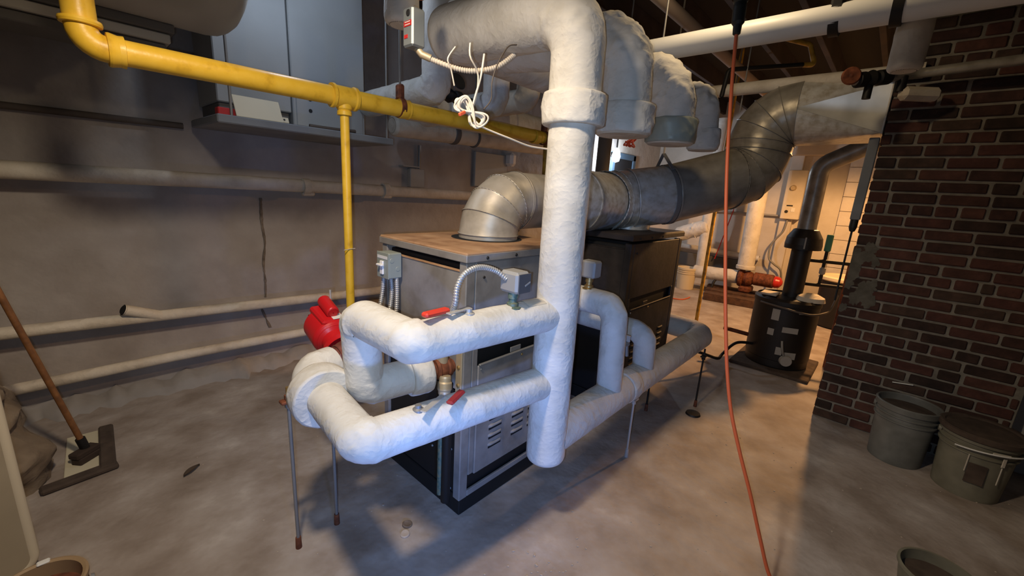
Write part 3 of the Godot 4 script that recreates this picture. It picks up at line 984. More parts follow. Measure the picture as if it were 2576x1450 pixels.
func valves_and_switches():
	# levers of two ball valves
	var a := thing("ball_valve_lever", "bright orange-red valve lever on top of the upper pipe loop", "valve lever", Vector3(0.88, 1.045, -0.985))
	part(a, "stem", lat(Vector3(0.893, 1.01, -0.986), Vector3.UP, [[0.020, 0.0], [0.020, 0.030], [0.011, 0.034], [0.011, 0.046], [0.0, 0.046]], 14), "steel")
	part(a, "lever_plate", bx(Vector3(0.853, 1.054, -0.991), Vector3(0.105, 0.005, 0.020), 0.002, Basis(Vector3.UP, 0.15)), "steel")
	part(a, "grip", bx(Vector3(0.770, 1.060, -1.003), Vector3(0.108, 0.017, 0.029), 0.006, Basis(Vector3.UP, 0.15) * Basis(Vector3.BACK, -0.04)), "handle_red")
	var b := thing("ball_valve_lever", "dull maroon valve lever on top of the lower pipe loop", "valve lever", Vector3(0.69, 0.75, -0.985))
	part(b, "stem", lat(Vector3(0.700, 0.735, -0.995), Vector3.UP, [[0.018, 0.0], [0.018, 0.020], [0.010, 0.024], [0.010, 0.034], [0.0, 0.034]], 14), "steel_dull")
	part(b, "lever_plate", bx(Vector3(0.742, 0.768, -0.972), Vector3(0.12, 0.005, 0.022), 0.002, Basis(Vector3.UP, 0.36)), "steel")
	part(b, "grip", bx(Vector3(0.812, 0.776, -0.945), Vector3(0.088, 0.014, 0.028), 0.006, Basis(Vector3.UP, 0.36) * Basis(Vector3.BACK, 0.06)), "handle_maroon")
	# flow switches
	var s := thing("flow_switch", "light grey flow switch box with greenish stem on the upper pipe loop by the riser", "switch", Vector3(1.075, 1.04, -0.955), "flow switches")
	part(s, "stem", lat(Vector3(1.075, 1.035, -0.955), Vector3.UP, [[0.034, 0.0], [0.034, 0.004], [0.022, 0.008], [0.022, 0.018], [0.015, 0.022], [0.015, 0.034], [0.019, 0.036], [0.019, 0.062], [0.0, 0.062]], 12), "copper_green")
	var hs := part(s, "housing", bx(Vector3(1.082, 1.132, -0.958), Vector3(0.072, 0.078, 0.088), 0.010), "switch_grey")
	part(hs, "front_cover", bx(Vector3(1.083, 1.131, -0.912), Vector3(0.064, 0.070, 0.004), 0.001), "switch_face", "darker front cover")
	part(hs, "tag", bx(Vector3(1.098, 1.128, -0.9095), Vector3(0.030, 0.006, 0.001), 0.0003, Basis(Vector3.BACK, 0.4)), "steel")
	flex(s, "flexible_conduit", [Vector3(1.048, 1.142, -0.97), Vector3(1.02, 1.168, -0.99), Vector3(0.97, 1.185, -1.0), Vector3(0.92, 1.186, -1.0), Vector3(0.875, 1.168, -1.0), Vector3(0.851, 1.13, -1.0), Vector3(0.845, 1.083, -1.0), Vector3(0.855, 1.03, -1.03), Vector3(0.87, 0.94, -1.08)], 0.0105)
	var s2 := thing("flow_switch", "shaded grey flow switch box peeking out right of the riser", "switch", Vector3(1.79, 0.98, -1.10), "flow switches")
	part(s2, "stem", lat(Vector3(1.79, 0.982, -1.08), Vector3.UP, [[0.034, 0.0], [0.034, 0.004], [0.022, 0.008], [0.022, 0.018], [0.015, 0.022], [0.015, 0.034], [0.019, 0.036], [0.019, 0.062], [0.0, 0.062]], 12), "brass")
	part(s2, "housing", bx(Vector3(1.79, 1.085, -1.08), Vector3(0.072, 0.085, 0.088), 0.008), "switch_grey")
	# small bleeder valve on the taller branch
	var d := thing("drain_cock", "small tarnished drain cock on the right side of the taller white branch", "valve", Vector3(1.86, 0.70, -0.90))
	part(d, "body", bar([Vector3(1.84, 0.715, -0.90), Vector3(1.905, 0.715, -0.885)], 0.013, 12), "steel_dull")
	part(d, "handle", bx(Vector3(1.895, 0.745, -0.885), Vector3(0.010, 0.035, 0.030), 0.003), "steel")
	part(d, "spout", bar([Vector3(1.895, 0.71, -0.885), Vector3(1.90, 0.65, -0.88)], 0.009, 10), "steel_dull")


# ------------------------------------------------------------------ flue
func gore(root: Node, called: String, a: Vector3, ta: Vector3, b: Vector3, tb: Vector3, r: float, mt, seg := 44, r2 := -1.0):
	# one sheet-metal segment between two mitred rings, with a bead at its start
	if r2 < 0.0:
		r2 = r
	var x := ta.cross(Vector3.UP if absf(ta.y) < 0.95 else Vector3.BACK).normalized()
	var xb := (x - tb * x.dot(tb)).normalized()
	var rg := []
	var prof := [[0.0, 0.0], [0.0, 0.006], [0.035, 0.006], [0.05, 0.0], [0.5, 0.0], [0.97, 0.0], [1.0, 0.001]]
	for p in prof:
		var c := a.lerp(b, p[0])
		var t := ta.lerp(tb, p[0]).normalized()
		var xx := x.lerp(xb, p[0]).normalized()
		xx = (xx - t * xx.dot(t)).normalized()
		var y := t.cross(xx)
		var ring := []
		for j in seg:
			var an := TAU * j / seg
			ring.append(c + (xx * cos(an) + y * sin(an)) * (lerpf(r, r2, p[0]) + p[1]))
		rg.append(ring)
	var m := MB.new()
	m.rings(rg)
	return part(root, called, m, mt)


func gored_elbow(root: Node, a: Vector3, ta: Vector3, tb: Vector3, bend: float, r: float, num: int, mt) -> Vector3:
	var ang := acos(clampf(ta.dot(tb), -1, 1))
	var nrm := (tb - ta * tb.dot(ta)).normalized()
	var cen := a + nrm * bend
	var prev := a
	var pt := ta
	for k in num:
		var t := ang * (k + 1) / num
		var p := cen - nrm * bend * cos(t) + ta * bend * sin(t)
		var tt := (ta * cos(t) + nrm * sin(t)).normalized()
		gore(root, "elbow_gore", prev, pt, p, tt, r, mt)
		prev = p
		pt = tt
	return prev


func flue():
	var t := thing("flue_duct", "large galvanized flue duct running from both boilers up to the brick chimney", "duct", Vector3(1.47, 1.205, -1.5))
	var r := 0.148
	var p := Vector3(1.47, 1.185, -1.50)
	part(t, "lid_opening", lat(Vector3(1.46, 1.2062, -1.50), Vector3.UP, [[0.0, 0.0], [0.178, 0.0]], 40), "black_hole")
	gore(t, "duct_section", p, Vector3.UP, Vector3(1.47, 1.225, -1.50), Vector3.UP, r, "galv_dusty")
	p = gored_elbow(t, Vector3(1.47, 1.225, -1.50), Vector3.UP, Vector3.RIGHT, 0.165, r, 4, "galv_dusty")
	var q := Vector3(2.0, 1.395, -1.51)
	gore(t, "duct_section", p, Vector3.RIGHT, q, Vector3.RIGHT, r, "galv_dusty")
	var q2 := Vector3(2.25, 1.40, -1.52)
	gore(t, "reducer", q, Vector3.RIGHT, q2, Vector3.RIGHT, r, "galv", 44, 0.195)
	var dir := Vector3(0.76, 0.16, 0.62).normalized()
	var q3 := Vector3(2.60, 1.405, -1.53)
	gore(t, "duct_section", q2, Vector3.RIGHT, q3, Vector3.RIGHT, 0.195, "galv")
	p = gored_elbow(t, q3, Vector3(1, 0.05, 0).normalized(), dir, 0.34, 0.203, 2, "galv")
	# boiler two's own collar below the duct
	gore(t, "branch_collar", Vector3(2.90, 1.19, -1.47), Vector3.UP, Vector3(2.90, 1.36, -1.44), Vector3.UP, 0.15, "galv")
	var e1 := p + dir * 0.30
	gore(t, "duct_section", p, dir, e1, dir, 0.207, "galv")
	var e2 := Vector3(3.34, 1.615, -0.945)
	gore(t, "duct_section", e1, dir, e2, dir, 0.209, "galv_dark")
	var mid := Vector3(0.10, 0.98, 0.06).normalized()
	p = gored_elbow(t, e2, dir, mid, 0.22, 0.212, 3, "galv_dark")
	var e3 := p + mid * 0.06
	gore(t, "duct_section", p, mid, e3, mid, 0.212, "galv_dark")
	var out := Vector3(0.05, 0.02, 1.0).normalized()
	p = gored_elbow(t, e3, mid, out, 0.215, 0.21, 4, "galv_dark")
	# square-to-round transition into the side of the chimney: four flat triangles and four bent corners
	var c0 := p
	var cx := 3.735
	var m := MB.new()
	var corners := []
	for sg in [[1, 1], [-1, 1], [-1, -1], [1, -1]]:
		corners.append(Vector3(cx + sg[0] * 0.245, 2.065 + sg[1] * 0.145, -0.168))
	for k in 4:
		for j in 12:
			var a := PI / 2 * (k + j / 12.0)
			var b := PI / 2 * (k + (j + 1) / 12.0)
			var va := c0 + Vector3(cos(a), sin(a), 0) * 0.207
			var vb := c0 + Vector3(cos(b), sin(b), 0) * 0.207
			var nn: Vector3 = (vb - va).cross(corners[k] - va).normalized()
			m.poly([va, vb, corners[k]], nn if nn.dot(Vector3(cos(a), sin(a), 0.2)) > 0 else -nn)
		var e := PI / 2 * (k + 1)
		var ve := c0 + Vector3(cos(e), sin(e), 0) * 0.207
		var ca: Vector3 = corners[k]
		var cb: Vector3 = corners[(k + 1) % 4]
		var nf := (ca - ve).cross(cb - ve).normalized()
		m.poly([ve, ca, cb], nf if nf.dot(Vector3(cos(e), sin(e), 0.2)) > 0 else -nf)
	part(t, "transition", m, "galv")
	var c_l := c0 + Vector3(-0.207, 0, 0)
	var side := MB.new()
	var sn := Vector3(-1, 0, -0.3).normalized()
	side.poly([c_l + sn * 0.002, Vector3(cx - 0.247, 2.21, -0.168), Vector3(cx - 0.247, 1.92, -0.168)], sn)  # sheet laid over the facet, its lit look put into the colour
	part(t, "lit_facet", side, "galv_lit", "triangular side facet with its lit look put into the metal tone")
	part(t, "end_frame", bx(Vector3(cx, 2.065, -0.172), Vector3(0.50, 0.30, 0.012), 0.003), "galv")
	# strap that carries the duct from the ceiling
	var sc := e1 - dir * 0.02
	var sp := []
	var sd := dir.cross(Vector3.UP).normalized()
	var su := sd.cross(dir)
	var ring0 := []
	var ring1 := []
	for j in 33:
		var a := TAU * j / 32
		ring0.append(sc + (sd * cos(a) + su * sin(a)) * 0.214 - dir * 0.016)
		ring1.append(sc + (sd * cos(a) + su * sin(a)) * 0.214 + dir * 0.016)
	var ms := MB.new()
	ms.rings([ring0, ring1], false)
	var hg := thing("duct_hanger", "strap and rod hanger carrying the big flue duct from the ceiling", "hanger", sc)
	part(hg, "strap", ms, "steel_dull")
	part(hg, "rod", bar([sc + su * 0.29, Vector3((sc + su * 0.29).x, 3.05, (sc + su * 0.29).z)], 0.006, 8), "bronze_pale")
	for s in [-1.0, 1.0]:
		part(hg, "saddle_arm", bx((sc + su * 0.29).lerp(sc + sd * s * 0.13 + su * 0.178, 0.5), Vector3(0.005, 0.172, 0.026), 0.001, Basis(sd, su, dir).orthonormalized() * Basis(Vector3.BACK, s * 0.85)), "steel_dull")
	# faded stencil strip on the duct
	part(t, "faded_print", bx(e1 - dir * 0.16 + su * 0.16 - sd * 0.137, Vector3(0.10, 0.001, 0.025), 0.0002, Basis(dir, (su * 0.76 - sd * 0.65).normalized(), dir.cross((su * 0.76 - sd * 0.65).normalized()))), "galv_dusty")


# ------------------------------------------------------------------ overhead pipes
func overhead():
	var cv := {"amp": 0.004, "fold": 0.012, "run": "canvas_jacket", "step": 0.014}
	# supply header high up behind the riser, with its stubs
	pipe("supply_header", "thick pale insulated header overhead behind the row of hanging elbows", "pipe", [Vector3(1.36, 2.14, -1.64), Vector3(3.6, 2.15, -1.64)], 0.135, 0.1, "canvas_old", cv.merged({"cap0": true, "cap1": true, "step": 0.03}))
	var stubs := [[1.645, 0.100, 1.70, 2.06, 0.116, "crumpled white hanging elbow right behind the riser, second in the row"], [2.13, 0.105, 1.72, 2.03, 0.118, "white hanging elbow with a grey-green band, third in the row from the riser"], [2.60, 0.072, 1.74, 2.03, 0.084, "slim white hanging elbow, last in the row from the riser"]]
	for s in stubs:
		var x: float = s[0]
		var t := thing("hanging_elbow", s[5], "pipe elbow", Vector3(x, s[2], -0.92), "capped elbows hanging from the overhead header")
		pipe("", "", "", [Vector3(x + 0.02, s[2] + 0.03, -0.92), Vector3(x - 0.02, s[3], -0.92), Vector3(x - 0.03, s[3] + 0.05, -1.56)], s[1], s[1] * 1.5, "canvas", cv.merged({"under": t, "fold": 0.008, "amp": 0.0035}))
		collar(t, "collar", Vector3(x + 0.02, s[2] + 0.06, -0.92), Vector3.UP, s[4], s[1] * 0.9, 0.115, "box_green" if x > 2.0 and x < 2.3 else "canvas", 0.004)
		part(t, "end_cap", lat(Vector3(x + 0.02, s[2], -0.92), Vector3.DOWN, [[s[4] - 0.004, -0.004], [s[4] * 0.9, 0.004], [s[4] * 0.4, 0.008], [0.0, 0.009]], 32), "canvas_old")
	# pipes crossing overhead towards the viewer
	var p1 := pipe("overhead_pipe", "white overhead pipe crossing from the hanging elbows to the upper right corner", "pipe", [Vector3(2.35, 2.24, -1.40), Vector3(2.38, 2.24, 0.9)], 0.056, 0.1, "pvc_wrap", {"seg": 32, "step": 0.05})
	for z in [-0.36, -0.16]:
		var v := thing("pipe_clamp", "dark clamp on the white overhead pipe, %s" % ("nearer the hanging elbows" if z < -0.3 else "nearer the upper right corner"), "clamp", Vector3(2.37, 2.24, z), "clamps on the overhead pipe")
		part(v, "ring", lat(Vector3(2.375, 2.24, z - 0.02), Vector3.BACK, [[0.056, 0.0], [0.066, 0.002], [0.066, 0.038], [0.056, 0.04]], 28), "black_iron")
		part(v, "knuckle", bx(Vector3(2.35, 2.30, z), Vector3(0.05, 0.06, 0.05), 0.01), "black_iron")
		part(v, "hanger_rod", bar([Vector3(2.36, 2.30, z), Vector3(2.36, 3.05, z)], 0.006, 8), "steel_dull")
	pipe("drop_pipe", "pale capped pipe stub hanging down before the dark upper right corner", "pipe", [Vector3(2.46, 2.04, -0.10), Vector3(2.46, 2.45, -0.10), Vector3(2.46, 2.45, 0.4)], 0.058, 0.08, "canvas_old", {"seg": 32, "amp": 0.003, "cap0": true})
	pipe("overhead_pipe", "dull white pipe crossing above the flue duct towards the chimney", "pipe", [Vector3(3.46, 2.25, -2.2), Vector3(3.46, 2.25, -0.05)], 0.042, 0.1, "canvas_old", {"seg": 28, "step": 0.06})
	pipe("overhead_pipe", "thin grey pipe crossing the dark upper right corner before the chimney", "pipe", [Vector3(3.10, 2.15, -0.32), Vector3(3.35, 2.21, -0.08), Vector3(3.30, 2.24, 0.9)], 0.026, 0.08, "galv_dark", {"seg": 20, "step": 0.04, "cap0": true})
	var gv := thing("gate_valve", "dark iron gate valve with a round handwheel on the pipe above the flue duct", "valve", Vector3(3.15, 2.10, -0.29))
	part(gv, "body", lat(Vector3(3.10, 2.15, -0.32), Vector3(0.25, 0.06, 0.24), [[0.026, 0.0], [0.04, 0.01], [0.04, 0.05], [0.032, 0.06], [0.045, 0.09], [0.032, 0.12], [0.04, 0.13], [0.04, 0.19], [0.026, 0.20]], 18), "black_iron")
	part(gv, "handwheel", lat(Vector3(3.06, 2.165, -0.34), Vector3(-0.6, 0.0, 0.25), [[0.0, 0.0], [0.012, 0.004], [0.04, 0.0], [0.047, 0.006], [0.04, 0.014], [0.012, 0.012], [0.0, 0.016]], 24), "rust")
	part(gv, "bonnet", bar([Vector3(3.16, 2.16, -0.26), Vector3(3.16, 2.06, -0.26)], 0.02, 12), "black_iron")
	part(gv, "drain_plug", bar([Vector3(3.29, 2.19, -0.13), Vector3(3.29, 2.11, -0.13)], 0.024, 12), "black_iron")
	single("insulation_offcut", "pale broken piece of pipe insulation hanging under the dark pipe by the chimney top", "insulation", bx(Vector3(3.345, 2.10, -0.045), Vector3(0.07, 0.07, 0.20), 0.02, Basis(Vector3.UP, 0.65)), "canvas_old")
	# gas line: yellow
	var y := pipe("gas_pipe", "big yellow gas pipe running along the left wall from an elbow at the upper left", "pipe", [Vector3(0.14, 3.05, -2.1), Vector3(0.14, 1.832, -2.1), Vector3(2.65, 1.848, -2.1)], 0.0425, 0.055, "yellow", {"seg": 32, "step": 0.02})
	pipe("", "", "", [Vector3(2.65, 1.848, -2.1), Vector3(2.68, 1.20, -2.1)], 0.03, 0.06, "yellow_dirty_shaded", {"under": y, "seg": 20, "step": 0.05})
	part(y, "elbow_rim", lat(Vector3(0.195, 1.833, -2.1), Vector3.RIGHT, [[0.043, 0.0], [0.053, 0.001], [0.055, 0.008], [0.053, 0.016], [0.050, 0.03], [0.052, 0.045], [0.043, 0.047]], 32), "yellow")
	part(y, "elbow_rim", lat(Vector3(0.14, 1.89, -2.1), Vector3.UP, [[0.043, 0.0], [0.053, 0.002], [0.055, 0.01], [0.053, 0.018], [0.043, 0.02]], 32), "yellow")
	var tee := part(y, "tee_fitting", lat(Vector3(0.965, 1.838, -2.1), Vector3.RIGHT, [[0.043, 0.0], [0.055, 0.002], [0.056, 0.014], [0.050, 0.020], [0.050, 0.108], [0.056, 0.114], [0.055, 0.126], [0.043, 0.128]], 32), "yellow")
	part(tee, "branch_socket", lat(Vector3(1.031, 1.835, -2.1), Vector3.DOWN, [[0.038, 0.02], [0.036, 0.05], [0.030, 0.058], [0.034, 0.062], [0.034, 0.080], [0.022, 0.082]], 28), "yellow")
	for c in [1.335, 2.47]:
		part(y, "coupling", lat(Vector3(c, 1.841, -2.1), Vector3.RIGHT, [[0.043, 0.0], [0.050, 0.002], [0.051, 0.01], [0.049, 0.05], [0.051, 0.058], [0.043, 0.06]], 28), "yellow")
	pipe("gas_drop", "slim yellow gas pipe dropping from the tee down behind the white pipe loops", "pipe", [Vector3(1.031, 0.45, -2.1), Vector3(1.031, 1.775, -2.1)], 0.0215, 0.05, "yellow", {"seg": 24, "step": 0.05})
	single("tie_wire", "thin pale wire tie wound round the slim yellow gas drop", "tie", bar([Vector3(0.99, 1.092, -2.07), Vector3(1.02, 1.094, -2.076), Vector3(1.056, 1.096, -2.08)], 0.0022, 6), "cable_white")
	for hx in [[1.345, "hanger rod and clevis holding the yellow gas pipe beside the white wrapped stub"], [2.60, "rusty ring hanger on the dim far end of the yellow gas pipe"]]:
		var x: float = hx[0]
		var h := thing("pipe_hanger", hx[1], "hanger", Vector3(x, 1.79, -2.1), "hangers of the gas pipe")
		part(h, "clevis", lat(Vector3(x - 0.014, 1.845, -2.1), Vector3.RIGHT, [[0.046, 0.0], [0.052, 0.0], [0.052, 0.028], [0.046, 0.028], [0.046, 0.0]], 28), "rust")
		part(h, "yoke", bx(Vector3(x, 1.925, -2.1), Vector3(0.032, 0.075, 0.05), 0.008), "rust")
		part(h, "rod", bar([Vector3(x, 1.95, -2.1), Vector3(x, 3.05, -2.1)], 0.006, 8), "steel_dull")
	# cluster of white stubs beyond the header
	var i := 0
	for s in [[1.625, 0.085, 2.0, -2.15, "canvas"], [2.12, 0.088, 2.005, -2.15, "canvas"], [2.45, 0.085, 2.09, -2.15, "canvas_old"]]:
		pipe("riser_stub", ["blue-white wrapped elbow pipe above the yellow gas pipe, left of the cable coil", "white wrapped elbow pipe right behind the cable coil", "dusty wrapped elbow pipe half hidden behind the riser"][i], "pipe", [Vector3(s[0], 2.7, s[3]), Vector3(s[0], s[2], s[3]), Vector3(s[0], s[2] - 0.02, s[3] - 0.78)], s[1], s[1] * 0.85, s[4], {"amp": 0.003, "fold": 0.008, "cap1": true, "group": "wrapped elbow pipes above the gas pipe"})
		i += 1
	pipe("return_main", "long tan insulated main running overhead behind the yellow gas pipe", "pipe", [Vector3(1.75, 1.99, -2.62), Vector3(3.3, 2.0, -2.62)], 0.115, 0.1, "canvas_old", {"amp": 0.003, "cap0": true, "cap1": true, "step": 0.06})
	# control box at the header's end
	var cb := thing("control_box", "grey control box with two small red labels at the left end of the overhead pipes", "control box", Vector3(0.95, 1.93, -1.40))
	part(cb, "case", bx(Vector3(0.955, 1.985, -1.40), Vector3(0.055, 0.125, 0.06), 0.006), "box_grey")
	part(cb, "dial", lat(Vector3(0.928, 2.028, -1.395), Vector3.LEFT, [[0.0, 0.003], [0.010, 0.003], [0.012, 0.0]], 16), "ink")
	part(cb, "red_label", bx(Vector3(0.9268, 1.995, -1.398), Vector3(0.0015, 0.018, 0.046), 0.0003), "label_red", "red label")
	part(cb, "red_label", bx(Vector3(0.9268, 1.955, -1.408), Vector3(0.0015, 0.012, 0.022), 0.0003), "label_red", "smaller red label")
	for q in [[2.000, "ink"], [1.9915, "ink"]]:
		part(cb, "print_line", bx(Vector3(0.9258, q[0], -1.398), Vector3(0.0006, 0.003, 0.032), 0.0001), "label_white")
	part(cb, "connector", bar([Vector3(0.965, 1.925, -1.395), Vector3(0.975, 1.905, -1.38), Vector3(1.0, 1.895, -1.36)], 0.013, 12), "bronze_pale")
	flex(cb, "flexible_conduit", [Vector3(1.0, 1.893, -1.36), Vector3(1.06, 1.87, -1.30), Vector3(1.12, 1.868, -1.26), Vector3(1.20, 1.895, -1.22), Vector3(1.27, 1.95, -1.2)], 0.010, 0.009, "cable_white")
	pipe("vent_pipe", "white wrapped pipe rising at the left end of the overhead header behind the control box", "pipe", [Vector3(1.15, 2.15, -1.78), Vector3(1.15, 2.98, -1.78)], 0.075, 0.1, "canvas", {"amp": 0.003, "cap0": true})
	single("valve_wheel", "dark valve handwheel at the top edge above the grey control box", "handwheel", lat(Vector3(0.965, 2.10, -1.385), Vector3(-0.4, 0.2, 0.8), [[0.0, 0.0], [0.01, 0.004], [0.024, 0.0], [0.03, 0.005], [0.024, 0.012], [0.0, 0.014]], 20), "rust")
	# cable with its coil
	var c := thing("cable_bundle", "off-white control cable with a tied coil hanging before the yellow gas pipe", "cable", Vector3(0.93, 1.62, -1.05))
	part(c, "hanging_cable", bar(curve([Vector3(0.985, 1.86, -1.06), Vector3(0.965, 1.79, -1.05), Vector3(0.945, 1.73, -1.05), Vector3(0.932, 1.69, -1.05)], 16), 0.0035, 8), "cable_white")
	part(c, "hanging_cable", bar(curve([Vector3(0.925, 1.875, -1.06), Vector3(0.918, 1.835, -1.05), Vector3(0.952, 1.795, -1.05), Vector3(0.950, 1.735, -1.05), Vector3(0.934, 1.69, -1.05)], 16), 0.0028, 8), "cable_white")
	for k in 7:
		var lp := []
		var cc := Vector3(0.926, 1.678, -1.05 + 0.004 * (k - 3))
		var tilt := -0.72 + 0.06 * sin(k * 2.1)
		var ra := 0.052 - 0.003 * (k % 3)
		var rb := 0.016 + 0.004 * (k % 4)
		for j in 41:
			var a := TAU * j / 40
			# figure eight pulled together by its tie
			var px := ra * cos(a)
			var py := rb * sin(2 * a) * 0.9
			lp.append(cc + Vector3((px * cos(tilt) - py * sin(tilt)) * 0.67, px * sin(tilt) + py * cos(tilt), (px * cos(tilt) - py * sin(tilt)) * 0.74 + 0.004 * sin(a * 3 + k)))
		part(c, "coil_loop", bar(lp, 0.0032, 8), "cable_white")
	part(c, "tail", bar(curve([Vector3(0.955, 1.652, -1.07), Vector3(1.02, 1.635, -1.05), Vector3(1.08, 1.618, -1.02), Vector3(1.16, 1.602, -1.0), Vector3(1.24, 1.60, -0.98)], 30), 0.0032, 8), "cable_white")
	part(c, "orange_tag", bx(Vector3(0.888, 1.668, -1.045), Vector3(0.026, 0.010, 0.010), 0.002, Basis(Vector3.BACK, 0.5)), "orange_bright", "orange wire end")
	single("thin_wire", "thin dark wire curving down from under the big overhead elbow pipe", "wire", bar(curve([Vector3(1.175, 1.944, -1.10), Vector3(1.13, 1.925, -1.10), Vector3(1.085, 1.86, -1.1), Vector3(1.063, 1.80, -1.1), Vector3(1.062, 1.745, -1.1), Vector3(1.03, 1.708, -1.1)], 30), 0.0022, 6), "cable_dark")
	single("tie_string", "knotted white string hanging beside the wrapped elbow left of the cable coil", "string", bar(curve([Vector3(0.90, 1.865, -1.10), Vector3(0.872, 1.825, -1.10), Vector3(0.885, 1.80, -1.10), Vector3(0.90, 1.755, -1.10)], 16), 0.0024, 6), "cable_white")
	var iv := thing("check_valve", "dark iron valve in the shadow between the two wrapped elbow pipes", "valve", Vector3(1.85, 1.99, -2.3))
	part(iv, "body", lat(Vector3(1.74, 2.02, -2.3), Vector3.RIGHT, [[0.02, 0.0], [0.04, 0.01], [0.04, 0.04], [0.03, 0.06], [0.045, 0.10], [0.03, 0.14], [0.04, 0.15], [0.04, 0.19], [0.02, 0.2]], 18), "black_iron")
	part(iv, "connecting_pipe", bar([Vector3(1.66, 2.02, -2.3), Vector3(2.14, 2.02, -2.3)], 0.02, 12), "black_iron")
	part(iv, "handwheel", lat(Vector3(1.86, 2.10, -2.24), Vector3(0, 0.4, 0.9), [[0.0, 0.0], [0.05, 0.0], [0.056, 0.006], [0.05, 0.012], [0.0, 0.012]], 20), "black_iron")
	# orange drop cord and its plug
	var oc := thing("extension_cord", "orange extension cord hanging from a black plug down to the floor", "cord", Vector3(1.67, 0.02, -0.07))
	part(oc, "cord", bar(curve([Vector3(1.885, 2.09, -0.60), Vector3(1.87, 1.95, -0.585), Vector3(1.80, 1.62, -0.53), Vector3(1.745, 1.315, -0.47), Vector3(1.70, 0.95, -0.395), Vector3(1.675, 0.66, -0.32), Vector3(1.672, 0.36, -0.20), Vector3(1.685, 0.06, -0.085), Vector3(1.69, 0.015, -0.03), Vector3(1.66, 0.012, 0.25)], 120), 0.0068, 12), "orange_cord")
	part(oc, "plug", lat(Vector3(1.886, 2.085, -0.60), Vector3(0.08, 1.0, -0.06), [[0.008, 0.0], [0.014, 0.005], [0.016, 0.035], [0.023, 0.045], [0.024, 0.10], [0.022, 0.115], [0.026, 0.12], [0.026, 0.20], [0.02, 0.21], [0.0, 0.21]], 24), "rubber", "black rubber plug")
	part(oc, "socket", lat(Vector3(1.903, 2.295, -0.613), Vector3(0.08, 1.0, -0.06), [[0.0, 0.0], [0.024, 0.0], [0.024, 0.07], [0.018, 0.09], [0.010, 0.12], [0.0, 0.12]], 24), "rubber")
	part(oc, "upper_cord", bar([Vector3(1.91, 2.40, -0.62), Vector3(1.915, 3.05, -0.62)], 0.007, 10), "rubber")
	# ceiling clutter
	pipe("ceiling_pipe", "pale dusty pipe running away under the dark ceiling joists", "pipe", [Vector3(1.9, 2.58, -1.26), Vector3(7.6, 2.58, -1.26)], 0.04, 0.1, "joist_pale", {"seg": 20, "step": 0.2})
	for k in 4:
		var rx: float = [2.35, 2.75, 3.5, 4.3][k]
		var rz: float = [-1.12, -1.55, -1.0, -1.3][k]
		single("hanger_rod", ["first thin rod hanging from the dark ceiling right of the crumpled elbow", "second thin rod in the dark ceiling space above the slim elbow", "thin rod in the dark ceiling space above the flue duct", "farthest thin rod in the dark ceiling space"][k], "rod", bar([Vector3(rx, 2.1, rz), Vector3(rx + 0.01, 3.05, rz)], 0.005, 8), "steel_dull", "hanger rods under the ceiling")
	pipe("ceiling_gas_pipe", "short yellow gas pipe with an elbow under the dark ceiling on the right", "pipe", [Vector3(3.6, 2.66, -1.0), Vector3(3.87, 2.60, -0.71), Vector3(3.88, 2.46, -0.66), Vector3(3.80, 2.45, -0.72)], 0.017, 0.03, "yellow_dirty_shaded", {"seg": 16})
	pipe("ceiling_pipe", "black iron pipe ending at the small yellow elbow under the ceiling", "pipe", [Vector3(3.80, 2.45, -0.72), Vector3(3.42, 2.38, -1.10), Vector3(3.42, 2.2, -1.12)], 0.016, 0.03, "black_iron", {"seg": 14})
	single("ceiling_duct", "long dim grey sheet metal duct hung under the ceiling above the flue", "duct", bx(Vector3(5.2, 2.6, -2.95), Vector3(4.4, 0.30, 0.5), 0.01), "cabinet_dark")


